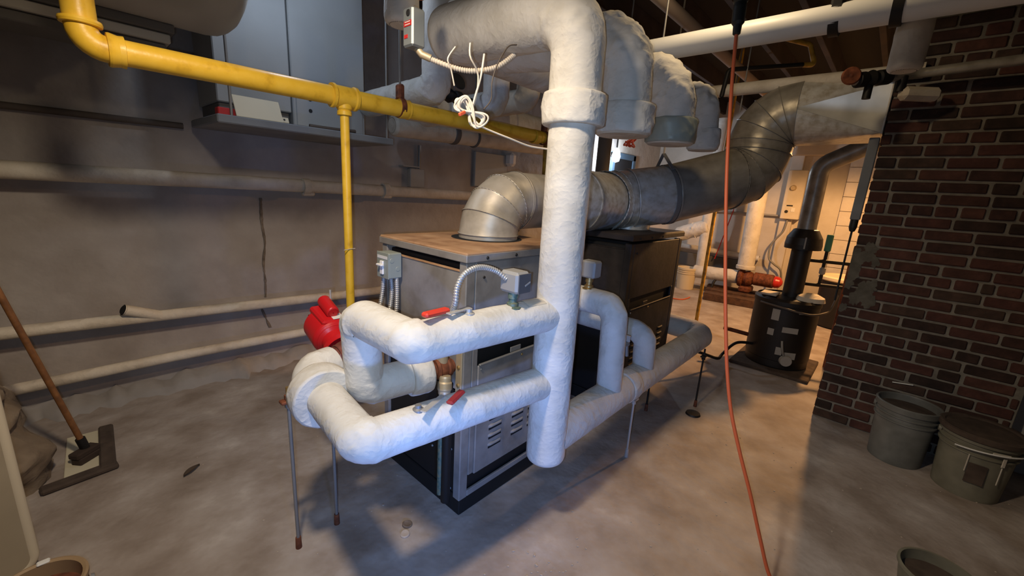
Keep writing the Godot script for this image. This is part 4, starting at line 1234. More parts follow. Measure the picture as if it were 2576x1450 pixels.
# ------------------------------------------------------------------ along the left wall
func left_wall_things():
	pipe("wall_pipe", "upper of two pale pipes low on the left wall, with a stub at left", "pipe", [Vector3(-1.7, 0.607, -3.31), Vector3(1.6, 0.497, -3.31), Vector3(6.9, 0.381, -3.31)], 0.034, 0.1, "canvas_old", {"seg": 24, "step": 0.1, "group": "pipes along the left wall"})
	pipe("wall_pipe", "lowest pale pipe along the foot of the left wall", "pipe", [Vector3(-1.7, 0.219, -3.31), Vector3(0.4, 0.249, -3.31), Vector3(1.6, 0.232, -3.31), Vector3(6.9, 0.214, -3.31)], 0.032, 0.1, "canvas_old", {"seg": 24, "step": 0.1, "group": "pipes along the left wall"})
	pipe("stub_pipe", "short open pipe stub sloping off the upper low wall pipe at the left", "pipe", [Vector3(0.37, 0.538, -3.308), Vector3(0.20, 0.616, -3.27)], 0.032, 0.05, "canvas_old", {"seg": 24})
	single("stub_mouth", "dark open mouth of the short sloping pipe stub on the left wall", "pipe end", lat(Vector3(0.198, 0.617, -3.269), Vector3(-0.09, 0.05, 0.03), [[0.0, 0.0005], [0.026, 0.0005], [0.033, -0.006]], 20), "black_hole")
	var c := pipe("wall_conduit", "grey conduit pipe along the left wall at chest height", "pipe", [Vector3(-1.7, 1.411, -3.29), Vector3(1.0, 1.386, -3.29), Vector3(3.1, 1.355, -3.29), Vector3(6.0, 1.333, -3.29)], 0.046, 0.1, "canvas_old", {"seg": 24, "step": 0.1})
	for x in [1.27, 1.93]:
		part(c, "coupling", lat(Vector3(x, 1.379, -3.29), Vector3.RIGHT, [[0.046, 0.0], [0.058, 0.003], [0.058, 0.05], [0.046, 0.053]], 24), "canvas_old")
		part(c, "drain_lug", bx(Vector3(x + 0.04, 1.326, -3.29), Vector3(0.09, 0.03, 0.05), 0.01), "canvas_old")
	pipe("wall_pipe", "dim thin pipe along the dark upper left wall", "pipe", [Vector3(-1.7, 1.70, -3.42), Vector3(0.62, 1.715, -3.42)], 0.018, 0.1, "wall_dark", {"seg": 20, "step": 0.1, "group": "pipes along the left wall"})
	# banded insulated pipe further along
	var b := pipe("banded_pipe", "pale insulated wall pipe with dark bands under the yellow gas pipe", "pipe", [Vector3(2.0, 1.905, -3.2), Vector3(4.1, 1.95, -3.2)], 0.085, 0.1, "canvas_old", {"amp": 0.002, "step": 0.08, "cap0": true, "cap1": true})
	for x in [2.62, 2.88]:
		collar(b, "band", Vector3(x, 1.92, -3.2), Vector3.RIGHT, 0.092, 0.08, 0.06 if x < 2.7 else 0.03, "cabinet_dark")
		part(b, "hanger_rod", bar([Vector3(x, 2.0, -3.2), Vector3(x, 3.06, -3.2)], 0.006, 8), "steel_dull")
	var jb := thing("junction_box", "dusty grey junction box with conduit on the wall left of the flue elbow", "junction box", Vector3(2.36, 1.42, -3.42))
	part(jb, "case", bx(Vector3(2.36, 1.50, -3.42), Vector3(0.16, 0.17, 0.06), 0.006), "wall_grey")
	part(jb, "conduit", bar([Vector3(2.40, 1.58, -3.425), Vector3(2.40, 1.80, -3.425)], 0.014, 12), "steel_dull")
	part(jb, "cover_lip", bx(Vector3(2.28, 1.60, -3.41), Vector3(0.18, 0.012, 0.08), 0.003), "wall_grey")
	single("wall_panel", "bluish grey panel on the dim wall above the flue elbow", "panel", bx(Vector3(3.35, 1.64, -3.43), Vector3(0.50, 0.36, 0.04), 0.006), "cabinet_grey")
	single("emergency_light", "small white box lamp, switched off, on the wall beside the slim yellow pipe", "lamp", bx(Vector3(3.62, 1.78, -3.38), Vector3(0.10, 0.15, 0.12), 0.03), "white_plastic")
	# hung platform with the air handler
	var pz := -2.78
	single("hung_platform", "grey slab platform hung on rods above the left wall, carrying the sheet metal cabinet", "platform", bx(Vector3(1.18, 1.728, -3.05), Vector3(1.06, 0.045, 0.60), 0.006), "platform")
	for r in [[0.72, -2.76, "left hanger rod of the hung platform, beside the cream metal sheet"], [1.66, -2.76, "right hanger rod of the hung platform"]]:
		single("platform_rod", r[2], "rod", bar([Vector3(r[0], 1.74, r[1]), Vector3(r[0], 3.05, r[1])], 0.007, 8), "steel_dull", "rods of the hung platform")
	var ah := thing("air_handler", "tall grey sheet metal cabinet standing on the hung platform", "cabinet", Vector3(1.15, 1.752, -3.08))
	part(ah, "left_casing", bx(Vector3(0.91, 2.33, -3.18), Vector3(0.40, 0.98, 0.42), 0.006), "cabinet_grey")
	part(ah, "right_casing", bx(Vector3(1.36, 2.27, -3.17), Vector3(0.49, 1.04, 0.42), 0.006), "cabinet_grey")
	part(ah, "lower_panel", bx(Vector3(1.36, 1.88, -2.957), Vector3(0.45, 0.22, 0.008), 0.003), "cabinet_grey")
	part(ah, "base_skirt", bx(Vector3(0.91, 1.795, -3.18), Vector3(0.38, 0.09, 0.38), 0.004), "cabinet_dark")
	for k in 2:
		part(ah, "knockout_hole", lat(Vector3(1.22, 1.94 - 0.07 * k, -2.952), Vector3.BACK, [[0.0, 0.001], [0.012, 0.001]], 14), "ink")
	single("loose_cable", "dark cable end lying along the front of the hung platform", "cable", bar(curve([Vector3(1.14, 1.758, -2.785), Vector3(1.30, 1.758, -2.78), Vector3(1.44, 1.765, -2.79)], 16), 0.012, 8), "cable_dark")
	var sh := thing("metal_sheet", "cream metal sheet with a holed tab leaning on the hung platform", "metal sheet", Vector3(0.86, 1.752, -2.80))
	var slope := Basis(Vector3.RIGHT, -0.5)
	part(sh, "sheet", bx(Vector3(0.865, 1.81, -2.80), Vector3(0.24, 0.135, 0.006), 0.002, slope * Basis(Vector3.BACK, 0.0)), "cream")
	part(sh, "tab", bx(Vector3(0.99, 1.768, -2.778), Vector3(0.055, 0.036, 0.006), 0.002, slope), "cream")
	part(sh, "hole", lat(Vector3(0.992, 1.770, -2.774), Vector3(0, 0.4, 0.9), [[0.0, 0.001], [0.006, 0.001]], 10), "ink")
	single("red_box", "small dull red box on the left end of the hung platform", "box", bx(Vector3(0.735, 1.773, -2.86), Vector3(0.12, 0.042, 0.06), 0.004), "label_red")
	# big tank in the upper left corner
	var tk := thing("storage_tank", "large round-ended grey tank at the top left above the yellow gas pipe", "tank", Vector3(-0.1, 2.27, -2.72))
	part(tk, "shell", skin(line(Vector3(-1.6, 2.46, -2.60), Vector3(0.62, 2.46, -2.60), 0.1), Vector3.RIGHT, Vector3.RIGHT, 0.37, 48, 0, 0, true, true), "tank_grey")
	for k in 4:
		part(tk, "cradle_board", bx(Vector3(-0.33, 2.115 - 0.042 * k, -2.74 - 0.012 * k), Vector3(1.66 - 0.03 * k, 0.04, 0.30 - 0.02 * k), 0.005), "cabinet_dark" if k % 2 else "tank_grey")
	# foreground panel, sack, broom, dustpan
	var lp := thing("leaning_panel", "beige panel with a pale rounded edge standing at the left border of the view", "panel", Vector3(-0.212, 0, -2.06))
	part(lp, "face", panel_mesh(), "board")
	var pd := Vector3(-0.985, 0, 0.17).normalized()
	var po := Vector3(-0.212, 0.0, -2.06)
	var rim := [po + pd * 0.7 + Vector3.UP * 0.012]
	for k in 9:
		var a := PI / 2 * k / 8.0
		rim.append(po + pd * (0.055 - 0.05 * sin(a)) + Vector3.UP * (0.062 - 0.05 * cos(a)))
	rim.append(po + pd * 0.005 + Vector3.UP * 1.05)
	part(lp, "rim", bar(rim, 0.0165, 12), "board_edge", "pale edge strip")
	var sk := thing("cloth_sack", "lumpy brown cloth sack slumped on the floor at the left, behind the broom handle", "sack", Vector3(-0.5, 0, -2.75))
	var rg := []
	for i in 26:
		var f := float(i) / 25.0
		var y := 0.66 * f
		var ring := []
		var rr := 0.34 * pow(maxf(0.0, 1.0 - pow(f, 2.2)), 0.5) + 0.05 * (1.0 - f)
		for j in 40:
			var a := TAU * j / 40
			var p := Vector3(cos(a) * rr, y, sin(a) * rr * 0.8)
			var d := 1.0 + 0.30 * n_soft.get_noise_3dv(p * 0.45) + 0.16 * maxf(0.0, n_wrinkle.get_noise_3dv(p * 0.8))
			ring.append(Vector3(-0.60 + p.x * d + 0.05 * f, maxf(0.0, p.y + 0.03 * n_soft.get_noise_3dv(p)), -2.74 + p.z * d))
		rg.append(ring)
	rg.append(ring_at(Vector3(-0.56, 0.655, -2.74), Vector3.UP, Vector3.RIGHT, 0.002, 40, 0, 0, 0))
	var m := MB.new()
	m.rings(rg)
	part(sk, "cloth", m, "sack")
	var br := thing("broom", "push broom with an orange-brown wooden handle leaning at the far left", "broom", Vector3(-0.06, 0.0, -2.75))
	part(br, "handle", bar([Vector3(-0.055, 0.09, -2.75), Vector3(-0.245, 1.10, -2.75)], 0.0125, 14), "broom_wood")
	part(br, "ferrule", bar([Vector3(-0.050, 0.06, -2.75), Vector3(-0.062, 0.125, -2.75)], 0.019, 14), "black_iron")
	part(br, "head", bx(Vector3(-0.055, 0.055, -2.74), Vector3(0.11, 0.030, 0.055), 0.006, Basis(Vector3.UP, 0.7)), "bristle")
	part(br, "bristles", bx(Vector3(-0.052, 0.022, -2.735), Vector3(0.10, 0.042, 0.05), 0.004, Basis(Vector3.UP, 0.7)), "bristle")
	var dp := thing("dustpan", "cream dustpan with dark rubber edges lying on the floor under the broom", "dustpan", Vector3(-0.06, 0, -2.80))
	part(dp, "tray", bx(Vector3(-0.065, 0.008, -2.82), Vector3(0.12, 0.006, 0.42), 0.002, Basis(Vector3.UP, -0.05)), "cream")
	part(dp, "side_edge", bx(Vector3(0.025, 0.016, -2.80), Vector3(0.06, 0.03, 0.46), 0.008, Basis(Vector3.UP, -0.05)), "dust_brown")
	part(dp, "front_edge", bx(Vector3(-0.08, 0.014, -2.575), Vector3(0.26, 0.026, 0.06), 0.008, Basis(Vector3.UP, 0.12)), "dust_brown")


func leaf_mesh(c: Vector3, length: float, turn: float) -> MB:
	var b := Basis(Vector3.UP, turn)
	var rg := []
	for i in 12:
		var f := i / 11.0
		var w := 0.013 * sin(PI * pow(f, 0.8)) + 0.0008
		var row := []
		for j in 5:
			var u := j / 2.0 - 1.0
			row.append(c + b * Vector3((f - 0.5) * length, 0.004 + 0.009 * u * u + 0.006 * sin(f * 3.0), u * w))
		rg.append(row)
	var m := MB.new()
	m.rings(rg, false)
	return m


func panel_mesh() -> MB:
	# upright panel with a rounded lower corner
	var m := MB.new()
	var d := Vector3(-0.985, 0, 0.17).normalized()
	var nrm := d.cross(Vector3.UP).normalized()
	var o := Vector3(-0.212, 0.0, -2.06)
	var out := []
	for k in 9:
		var a := PI / 2 * k / 8.0
		out.append(o + d * (0.05 - 0.05 * sin(a)) + Vector3.UP * (0.055 - 0.05 * cos(a)))
	out.append(o + Vector3.UP * 1.05)
	out.append(o + d * 0.7 + Vector3.UP * 1.05)
	out.append(o + d * 0.7 + Vector3.UP * 0.005)
	var f := []
	var b := []
	for p in out:
		f.append(p + nrm * 0.014)
		b.append(p - nrm * 0.014)
	m.poly(f, nrm)
	m.poly(b, -nrm)
	for k in out.size():
		var k2 := (k + 1) % out.size()
		var e: Vector3 = out[k2] - out[k]
		m.poly([f[k], f[k2], b[k2], b[k]], e.cross(nrm).normalized() * (1.0 if e.cross(nrm).dot(out[k] - (o + d * 0.35 + Vector3.UP * 0.5)) > 0 else -1.0))
	return m


# ------------------------------------------------------------------ far room
func far_room():
	# whitewashed block pier at the far wall, block by block
	var wf := get_node("wall_far")
	for row in 14:
		var cuts := [-0.62, -0.215, 0.19, 0.60] if row % 2 == 0 else [-0.62, -0.42, -0.01, 0.395, 0.60]
		for k in cuts.size() - 1:
			part(wf, "wall_block", bx(Vector3(7.655, 0.105 + row * 0.203, (cuts[k] + cuts[k + 1]) / 2), Vector3(0.10, 0.198, cuts[k + 1] - cuts[k] - 0.005), 0.005), "block_white")
	part(wf, "plaster_pier", bx(Vector3(7.66, 1.42, -1.25), Vector3(0.09, 2.72, 0.16), 0.006), "wall_white")
	part(wf, "wall_ledge", bx(Vector3(7.66, 1.30, -2.2), Vector3(0.09, 0.025, 2.0), 0.003), "wall_grey")
	part(wf, "lintel", bx(Vector3(7.62, 2.30, -0.9), Vector3(0.20, 0.22, 1.6), 0.006), "wall_white")
	# water heater
	var c := Vector3(4.42, 0, -0.58)
	var h := thing("water_heater", "dark round water heater with stuck labels on a low slab in the far room", "water heater", c)
	part(h, "tank", lat(c, Vector3.UP, [[0.0, 0.03], [0.245, 0.03], [0.25, 0.04], [0.25, 0.10], [0.255, 0.105], [0.255, 0.62], [0.25, 0.64], [0.245, 0.645], [0.15, 0.655], [0.0, 0.66]], 44), "black_paint")
	part(h, "top_rim", lat(c, Vector3.UP, [[0.256, 0.60], [0.262, 0.604], [0.262, 0.64], [0.24, 0.66]], 44), "black_paint")
	for q in [[-2.75, 0.40, 0.12, 0.05], [-2.95, 0.20, 0.05, 0.07], [-2.6, 0.17, 0.09, 0.06], [-3.25, 0.52, 0.06, 0.10], [-2.45, 0.56, 0.08, 0.012], [-3.3, 0.36, 0.05, 0.06]]:
		var a: float = q[0]
		var d := Vector3(cos(a), 0, -sin(a))
		part(h, "paper_label", bx(c + d * 0.257 + Vector3(0, q[1], 0), Vector3(0.004, q[3], q[2]), 0.001, Basis(Vector3.UP, a)), "wall_grey")
	part(h, "gas_control", lat(c + Vector3(-0.245, 0.13, 0.11), Vector3(-0.9, 0, 0.4), [[0.0, 0.03], [0.045, 0.03], [0.05, 0.0]], 20), "switch_grey")
	part(h, "control_tube", bar(curve([c + Vector3(-0.25, 0.13, 0.11), c + Vector3(-0.28, 0.22, 0.08), c + Vector3(-0.26, 0.30, 0.06)], 12), 0.010, 8), "steel_dull")
	part(h, "top_cover", bx(c + Vector3(-0.10, 0.672, -0.13), Vector3(0.16, 0.02, 0.13), 0.005), "canvas_old")
	part(h, "insulation_pad", lat(c + Vector3(-0.03, 0.655, 0.17), Vector3.UP, [[0.11, 0.0], [0.10, 0.035], [0.05, 0.06], [0.0, 0.065]], 20), "canvas_old")
	part(h, "supply_hose", bar(curve([c + Vector3(-0.2, 0.60, -0.17), c + Vector3(-0.30, 0.60, 0.02), c + Vector3(-0.22, 0.57, 0.22), c + Vector3(0.0, 0.60, 0.32), c + Vector3(0.1, 0.72, 0.34)], 30), 0.009, 8), "cable_dark")
	var fl := thing("heater_flue", "dark vent pipe rising from the water heater to the chimney, with a flared draft hood", "vent pipe", Vector3(4.45, 0.66, -0.56))
	part(fl, "lower_pipe", bar([Vector3(4.45, 0.64, -0.56), Vector3(4.45, 1.14, -0.56)], 0.078, 28), "black_paint")
	part(fl, "draft_hood", lat(Vector3(4.45, 1.10, -0.56), Vector3.UP, [[0.078, 0.0], [0.14, -0.01], [0.142, 0.03], [0.135, 0.09], [0.095, 0.16], [0.08, 0.165]], 12), "black_paint")
	part(fl, "seam_clip", bx(Vector3(4.31, 1.15, -0.53), Vector3(0.004, 0.10, 0.012), 0.001), "steel_dull")
	pipe("", "", "", [Vector3(4.45, 1.25, -0.56), Vector3(4.45, 1.80, -0.56), Vector3(4.48, 2.02, -0.17)], 0.072, 0.13, "galv_dark", {"under": fl, "seg": 28})
	single("heater_slab", "low dark slab on the floor under the water heater", "slab", bx(Vector3(4.42, 0.014, -0.58), Vector3(0.66, 0.03, 0.62), 0.008), "dust_brown")
	single("gas_hose", "black bent pipe crossing the floor from the low header's end to the water heater", "pipe", bar(curve([Vector3(3.33, 0.28, -1.12), Vector3(3.55, 0.20, -1.0), Vector3(3.85, 0.09, -0.92), Vector3(4.02, 0.09, -0.93), Vector3(4.12, 0.19, -0.86), Vector3(4.24, 0.19, -0.75)], 50), 0.013, 10), "black_iron")
	single("drain_valve", "small brown drain valve poking out left of the water heater", "valve", bar([Vector3(4.22, 0.27, -0.80), Vector3(4.10, 0.31, -0.98)], 0.018, 10), "rust")
	# pipe rack right of the heater
	var rk := thing("pipe_rack", "rack of dark iron pipes with two upright fittings right of the heater vent", "pipe rack", Vector3(4.7, 0, -0.35))
	part(rk, "cross_pipe", bar([Vector3(4.6, 0.985, -0.52), Vector3(4.72, 0.985, -0.17)], 0.017, 12), "black_iron")
	part(rk, "cross_pipe", bar([Vector3(4.6, 0.765, -0.54), Vector3(4.72, 0.765, -0.20)], 0.017, 12), "black_iron")
	part(rk, "upright", bar([Vector3(4.70, 0.99, -0.22), Vector3(4.70, 0.0, -0.22)], 0.013, 12), "rust")
	part(rk, "upright", bar([Vector3(4.67, 0.77, -0.40), Vector3(4.67, 1.08, -0.40)], 0.014, 12), "black_iron")
	part(rk, "green_gauge", bx(Vector3(4.67, 1.15, -0.40), Vector3(0.04, 0.15, 0.05), 0.006), "green_cap", "greenish upright fitting")
	part(rk, "white_union", lat(Vector3(4.67, 0.86, -0.40), Vector3.UP, [[0.014, 0.0], [0.024, 0.01], [0.024, 0.06], [0.014, 0.07]], 14), "wall_grey")
	# grey board beside the chimney's edge
	single("grey_board", "narrow grey board fixed upright along the chimney's left edge", "board", bx(Vector3(3.56, 1.645, -0.199), Vector3(0.06, 0.51, 0.052), 0.004), "platform")
	single("cord_grip", "black connector and thin cord under the grey board at the chimney's edge", "cord", lat(Vector3(3.56, 1.39, -0.20), Vector3.DOWN, [[0.0, 0.0], [0.022, 0.0], [0.022, 0.05], [0.015, 0.075], [0.006, 0.08], [0.006, 0.55], [0.0, 0.55]], 12), "rubber")
	# barrel
	var bc := Vector3(6.55, 0, -0.28)
	var bl := thing("barrel", "black barrel with a cream lid behind the water heater", "barrel", bc)
	part(bl, "drum", lat(bc, Vector3.UP, [[0.0, 0.0], [0.25, 0.0], [0.27, 0.02], [0.275, 0.3], [0.275, 0.56], [0.28, 0.6]], 36), "black_paint")
	part(bl, "lid", lat(bc, Vector3.UP, [[0.285, 0.585], [0.31, 0.60], [0.31, 0.63], [0.27, 0.64], [0.25, 0.62], [0.0, 0.62]], 36), "bucket_cream")
	# pump on timbers
	for k in 3:
		single("timber", ["front timber on the floor under the far rusty pump", "middle timber on the floor under the far rusty pump", "back timber on the floor under the far rusty pump"][k], "timber", bx(Vector3(6.62 + k * 0.32, 0.06, -1.25 - 0.08 * k), Vector3(0.14, 0.12, 1.35), 0.008, Basis(Vector3.UP, 0.12)), "wood", "timbers under the far pump")
	var fp := thing("far_pump", "rusty pump with a bright red end cap against the far wall", "pump", Vector3(7.1, 0.13, -1.45))
	part(fp, "casing", lat(Vector3(7.1, 0.33, -1.62), Vector3.BACK, [[0.0, 0.0], [0.13, 0.0], [0.14, 0.02], [0.14, 0.05], [0.10, 0.07], [0.12, 0.12], [0.10, 0.18], [0.08, 0.20]], 28), "rust")
	part(fp, "motor", lat(Vector3(7.1, 0.345, -1.42), Vector3.BACK, [[0.08, 0.0], [0.10, 0.01], [0.10, 0.26], [0.08, 0.28], [0.0, 0.28]], 8), "rust")
	part(fp, "end_cap", lat(Vector3(7.1, 0.345, -1.14), Vector3.BACK, [[0.085, -0.005], [0.09, 0.02], [0.075, 0.07], [0.03, 0.10], [0.0, 0.105]], 24), "pump_red", "bright red end cap")
	part(fp, "foot", bx(Vector3(7.1, 0.17, -1.5), Vector3(0.26, 0.09, 0.16), 0.02), "rust")
	var wp := pipe("far_pipe", "thick white vertical pipe rising from the far rusty pump", "pipe", [Vector3(7.1, 0.49, -1.56), Vector3(7.1, 2.75, -1.58)], 0.115, 0.1, "canvas", {"amp": 0.002, "step": 0.06})
	part(wp, "base_flange", lat(Vector3(7.1, 0.47, -1.56), Vector3.UP, [[0.0, 0.0], [0.125, 0.0], [0.13, 0.01], [0.13, 0.05], [0.115, 0.06]], 28), "canvas")
	pipe("far_pipe", "white horizontal pipe lying on a stand left of the far rusty pump", "pipe", [Vector3(7.1, 0.33, -1.64), Vector3(7.1, 0.31, -2.28)], 0.105, 0.1, "canvas", {"amp": 0.003, "cap1": true})
	pipe("far_pipe", "white vertical pipe with a bulging elbow, left of the thick pipe in the far room", "pipe", [Vector3(7.15, 0.35, -2.22), Vector3(7.15, 1.15, -2.24), Vector3(7.15, 1.25, -2.24), Vector3(7.15, 2.7, -2.25)], 0.085, 0.1, "canvas", {"amp": 0.003, "step": 0.06})
	pipe("far_elbow", "lumpy white canvas elbow on the left far pipe", "pipe elbow", [Vector3(7.15, 1.04, -2.24), Vector3(7.15, 0.98, -2.42), Vector3(7.15, 0.88, -2.66)], 0.12, 0.1, "canvas", {"amp": 0.008, "fold": 0.02, "cap0": true, "cap1": true})
	pipe("far_pipe", "thin white pipe running low along the far wall", "pipe", [Vector3(7.6, 0.66, -3.2), Vector3(7.6, 0.60, -1.5)], 0.045, 0.1, "canvas", {"seg": 20, "step": 0.1})
	single("wall_trunking", "dark trunking box under the thin white pipe on the far wall", "trunking", bx(Vector3(7.66, 0.42, -2.4), Vector3(0.08, 0.22, 1.6), 0.006), "cabinet_dark")
	single("pipe_stand", "small black iron stand under the far horizontal white pipe", "stand", bar([Vector3(6.98, 0.0, -1.98), Vector3(7.02, 0.20, -1.95), Vector3(7.08, 0.24, -1.94)], 0.02, 10), "black_iron")
	var cb := thing("control_cabinet", "beige control cabinet with a knob on the far wall behind the heater vent", "control cabinet", Vector3(7.6, 1.28, -1.2))
	part(cb, "case", bx(Vector3(7.60, 1.62, -1.20), Vector3(0.16, 0.72, 0.24), 0.008), "tan_patch")
	part(cb, "knob", lat(Vector3(7.52, 1.72, -1.22), Vector3.LEFT, [[0.0, 0.05], [0.03, 0.05], [0.045, 0.0]], 8), "bronze_pale")
	part(cb, "name_strip", bx(Vector3(7.518, 1.46, -1.22), Vector3(0.003, 0.02, 0.08), 0.001), "ink")
	part(cb, "white_switch", bx(Vector3(7.516, 1.40, -1.17), Vector3(0.006, 0.06, 0.05), 0.002), "white_plastic")
	part(cb, "black_button", lat(Vector3(7.52, 1.37, -1.25), Vector3.LEFT, [[0.0, 0.006], [0.022, 0.006], [0.024, 0.0]], 14), "ink")
	single("cabinet_conduit", "thin grey conduit curving down from the control cabinet to the far pump", "conduit", bar(curve([Vector3(7.58, 1.26, -1.22), Vector3(7.57, 1.08, -1.24), Vector3(7.55, 0.85, -1.36), Vector3(7.52, 0.62, -1.34), Vector3(7.5, 0.48, -1.16), Vector3(7.5, 0.30, -1.12)], 40), 0.014, 8), "steel_dull")
	# bucket in the doorway and the tall yellow post
	bucket("bucket", "cream plastic bucket on the far floor just right of the brown boiler", Vector3(7.05, 0, -2.40), 0.15, 0.36, "bucket_cream", false)
	single("gas_post", "slim yellow gas pipe, shade put into its olive colour, standing in the far room", "pipe", bar([Vector3(4.95, 0, -1.49), Vector3(4.95, 3.05, -1.49)], 0.020, 14), "yellow_dirty_shaded")  # olive tone puts the shade on this yellow pipe into its colour
	single("strut_stub", "short dark perforated strut standing on the floor past the brown boiler", "strut", bx(Vector3(4.05, 0.09, -1.20), Vector3(0.04, 0.18, 0.04), 0.004), "black_iron")
	single("trailing_cord", "orange cord trailing across the far floor by the cream bucket", "cord", bar(curve([Vector3(6.8, 0.01, -2.7), Vector3(6.4, 0.01, -2.55), Vector3(6.1, 0.01, -2.3), Vector3(6.15, 0.01, -2.1), Vector3(6.4, 0.01, -2.08)], 40), 0.009, 8), "orange_cord")
	single("electric_flex", "red cord hanging on the far wall behind the orange drop cord", "cord", bar(curve([Vector3(7.6, 1.35, -2.0), Vector3(7.58, 0.9, -2.08), Vector3(7.55, 0.5, -2.15)], 20), 0.008, 8), "pump_red")
	# door at the far end of the left wall
	var d := struct("door_1", bx(Vector3(6.33, 1.02, -3.44), Vector3(0.62, 2.04, 0.03), 0.004), "ink")
	part(d, "door_frame", bx(Vector3(6.00, 1.05, -3.43), Vector3(0.08, 2.12, 0.05), 0.004), "door_blue")
	part(d, "door_frame", bx(Vector3(6.68, 1.05, -3.43), Vector3(0.08, 2.12, 0.05), 0.004), "door_blue")
	part(d, "door_frame", bx(Vector3(6.34, 2.07, -3.43), Vector3(0.76, 0.09, 0.05), 0.004), "door_blue")
	part(get_node("wall_left"), "white_plaster", bx(Vector3(6.9, 1.52, -3.447), Vector3(1.6, 3.02, 0.012), 0.002), "wall_white")
	single("hot_pipe", "dark vertical pipe in the gap right of the riser", "pipe", bar([Vector3(5.0, 0, -3.0), Vector3(5.0, 2.98, -3.0)], 0.09, 20), "cabinet_dark")
	var cc := []
	for j in 100:
		var a := TAU * j / 22.0
		cc.append(Vector3(3.05 + 0.05 * cos(a) + 0.0003 * j, 1.86 + 0.022 * sin(a) - 0.0002 * j, -1.62 + 0.05 * sin(a * 0.9)))
	single("cord_coil", "small bright orange cord coil hanging under the slim elbow above the flue duct", "cord", bar(cc, 0.006, 8), "orange_bright")


# ------------------------------------------------------------------ floor things
func bucket(called: String, label: String, c: Vector3, r: float, h: float, mt: String, lid: bool) -> Node3D:
	var t := thing(called, label, "bucket", c)
	var p := [[0.0, 0.004], [r * 0.84, 0.004], [r * 0.86, 0.0], [r * 0.87, 0.01], [r * 0.95, h * 0.72], [r * 1.01, h * 0.725], [r * 1.01, h * 0.745], [r * 0.955, h * 0.75], [r * 0.96, h * 0.81], [r * 1.02, h * 0.815], [r * 1.02, h * 0.835], [r * 0.965, h * 0.84], [r * 0.97, h * 0.90], [r * 1.04, h * 0.905], [r * 1.05, h * 0.99], [r * 1.03, h], [r * 0.98, h]]
	if not lid:
		p += [[r * 0.96, h * 0.98], [r * 0.93, h * 0.86]]
	part(t, "body", lat(c, Vector3.UP, p, 48), mt)
	for s in [-1.0, 1.0]:
		part(t, "handle_lug", lat(c + Vector3(0, h * 0.86, s * r * 0.98), Vector3(0, 0, s), [[0.0, 0.012], [0.016, 0.012], [0.02, 0.0]], 14), mt)
	return t


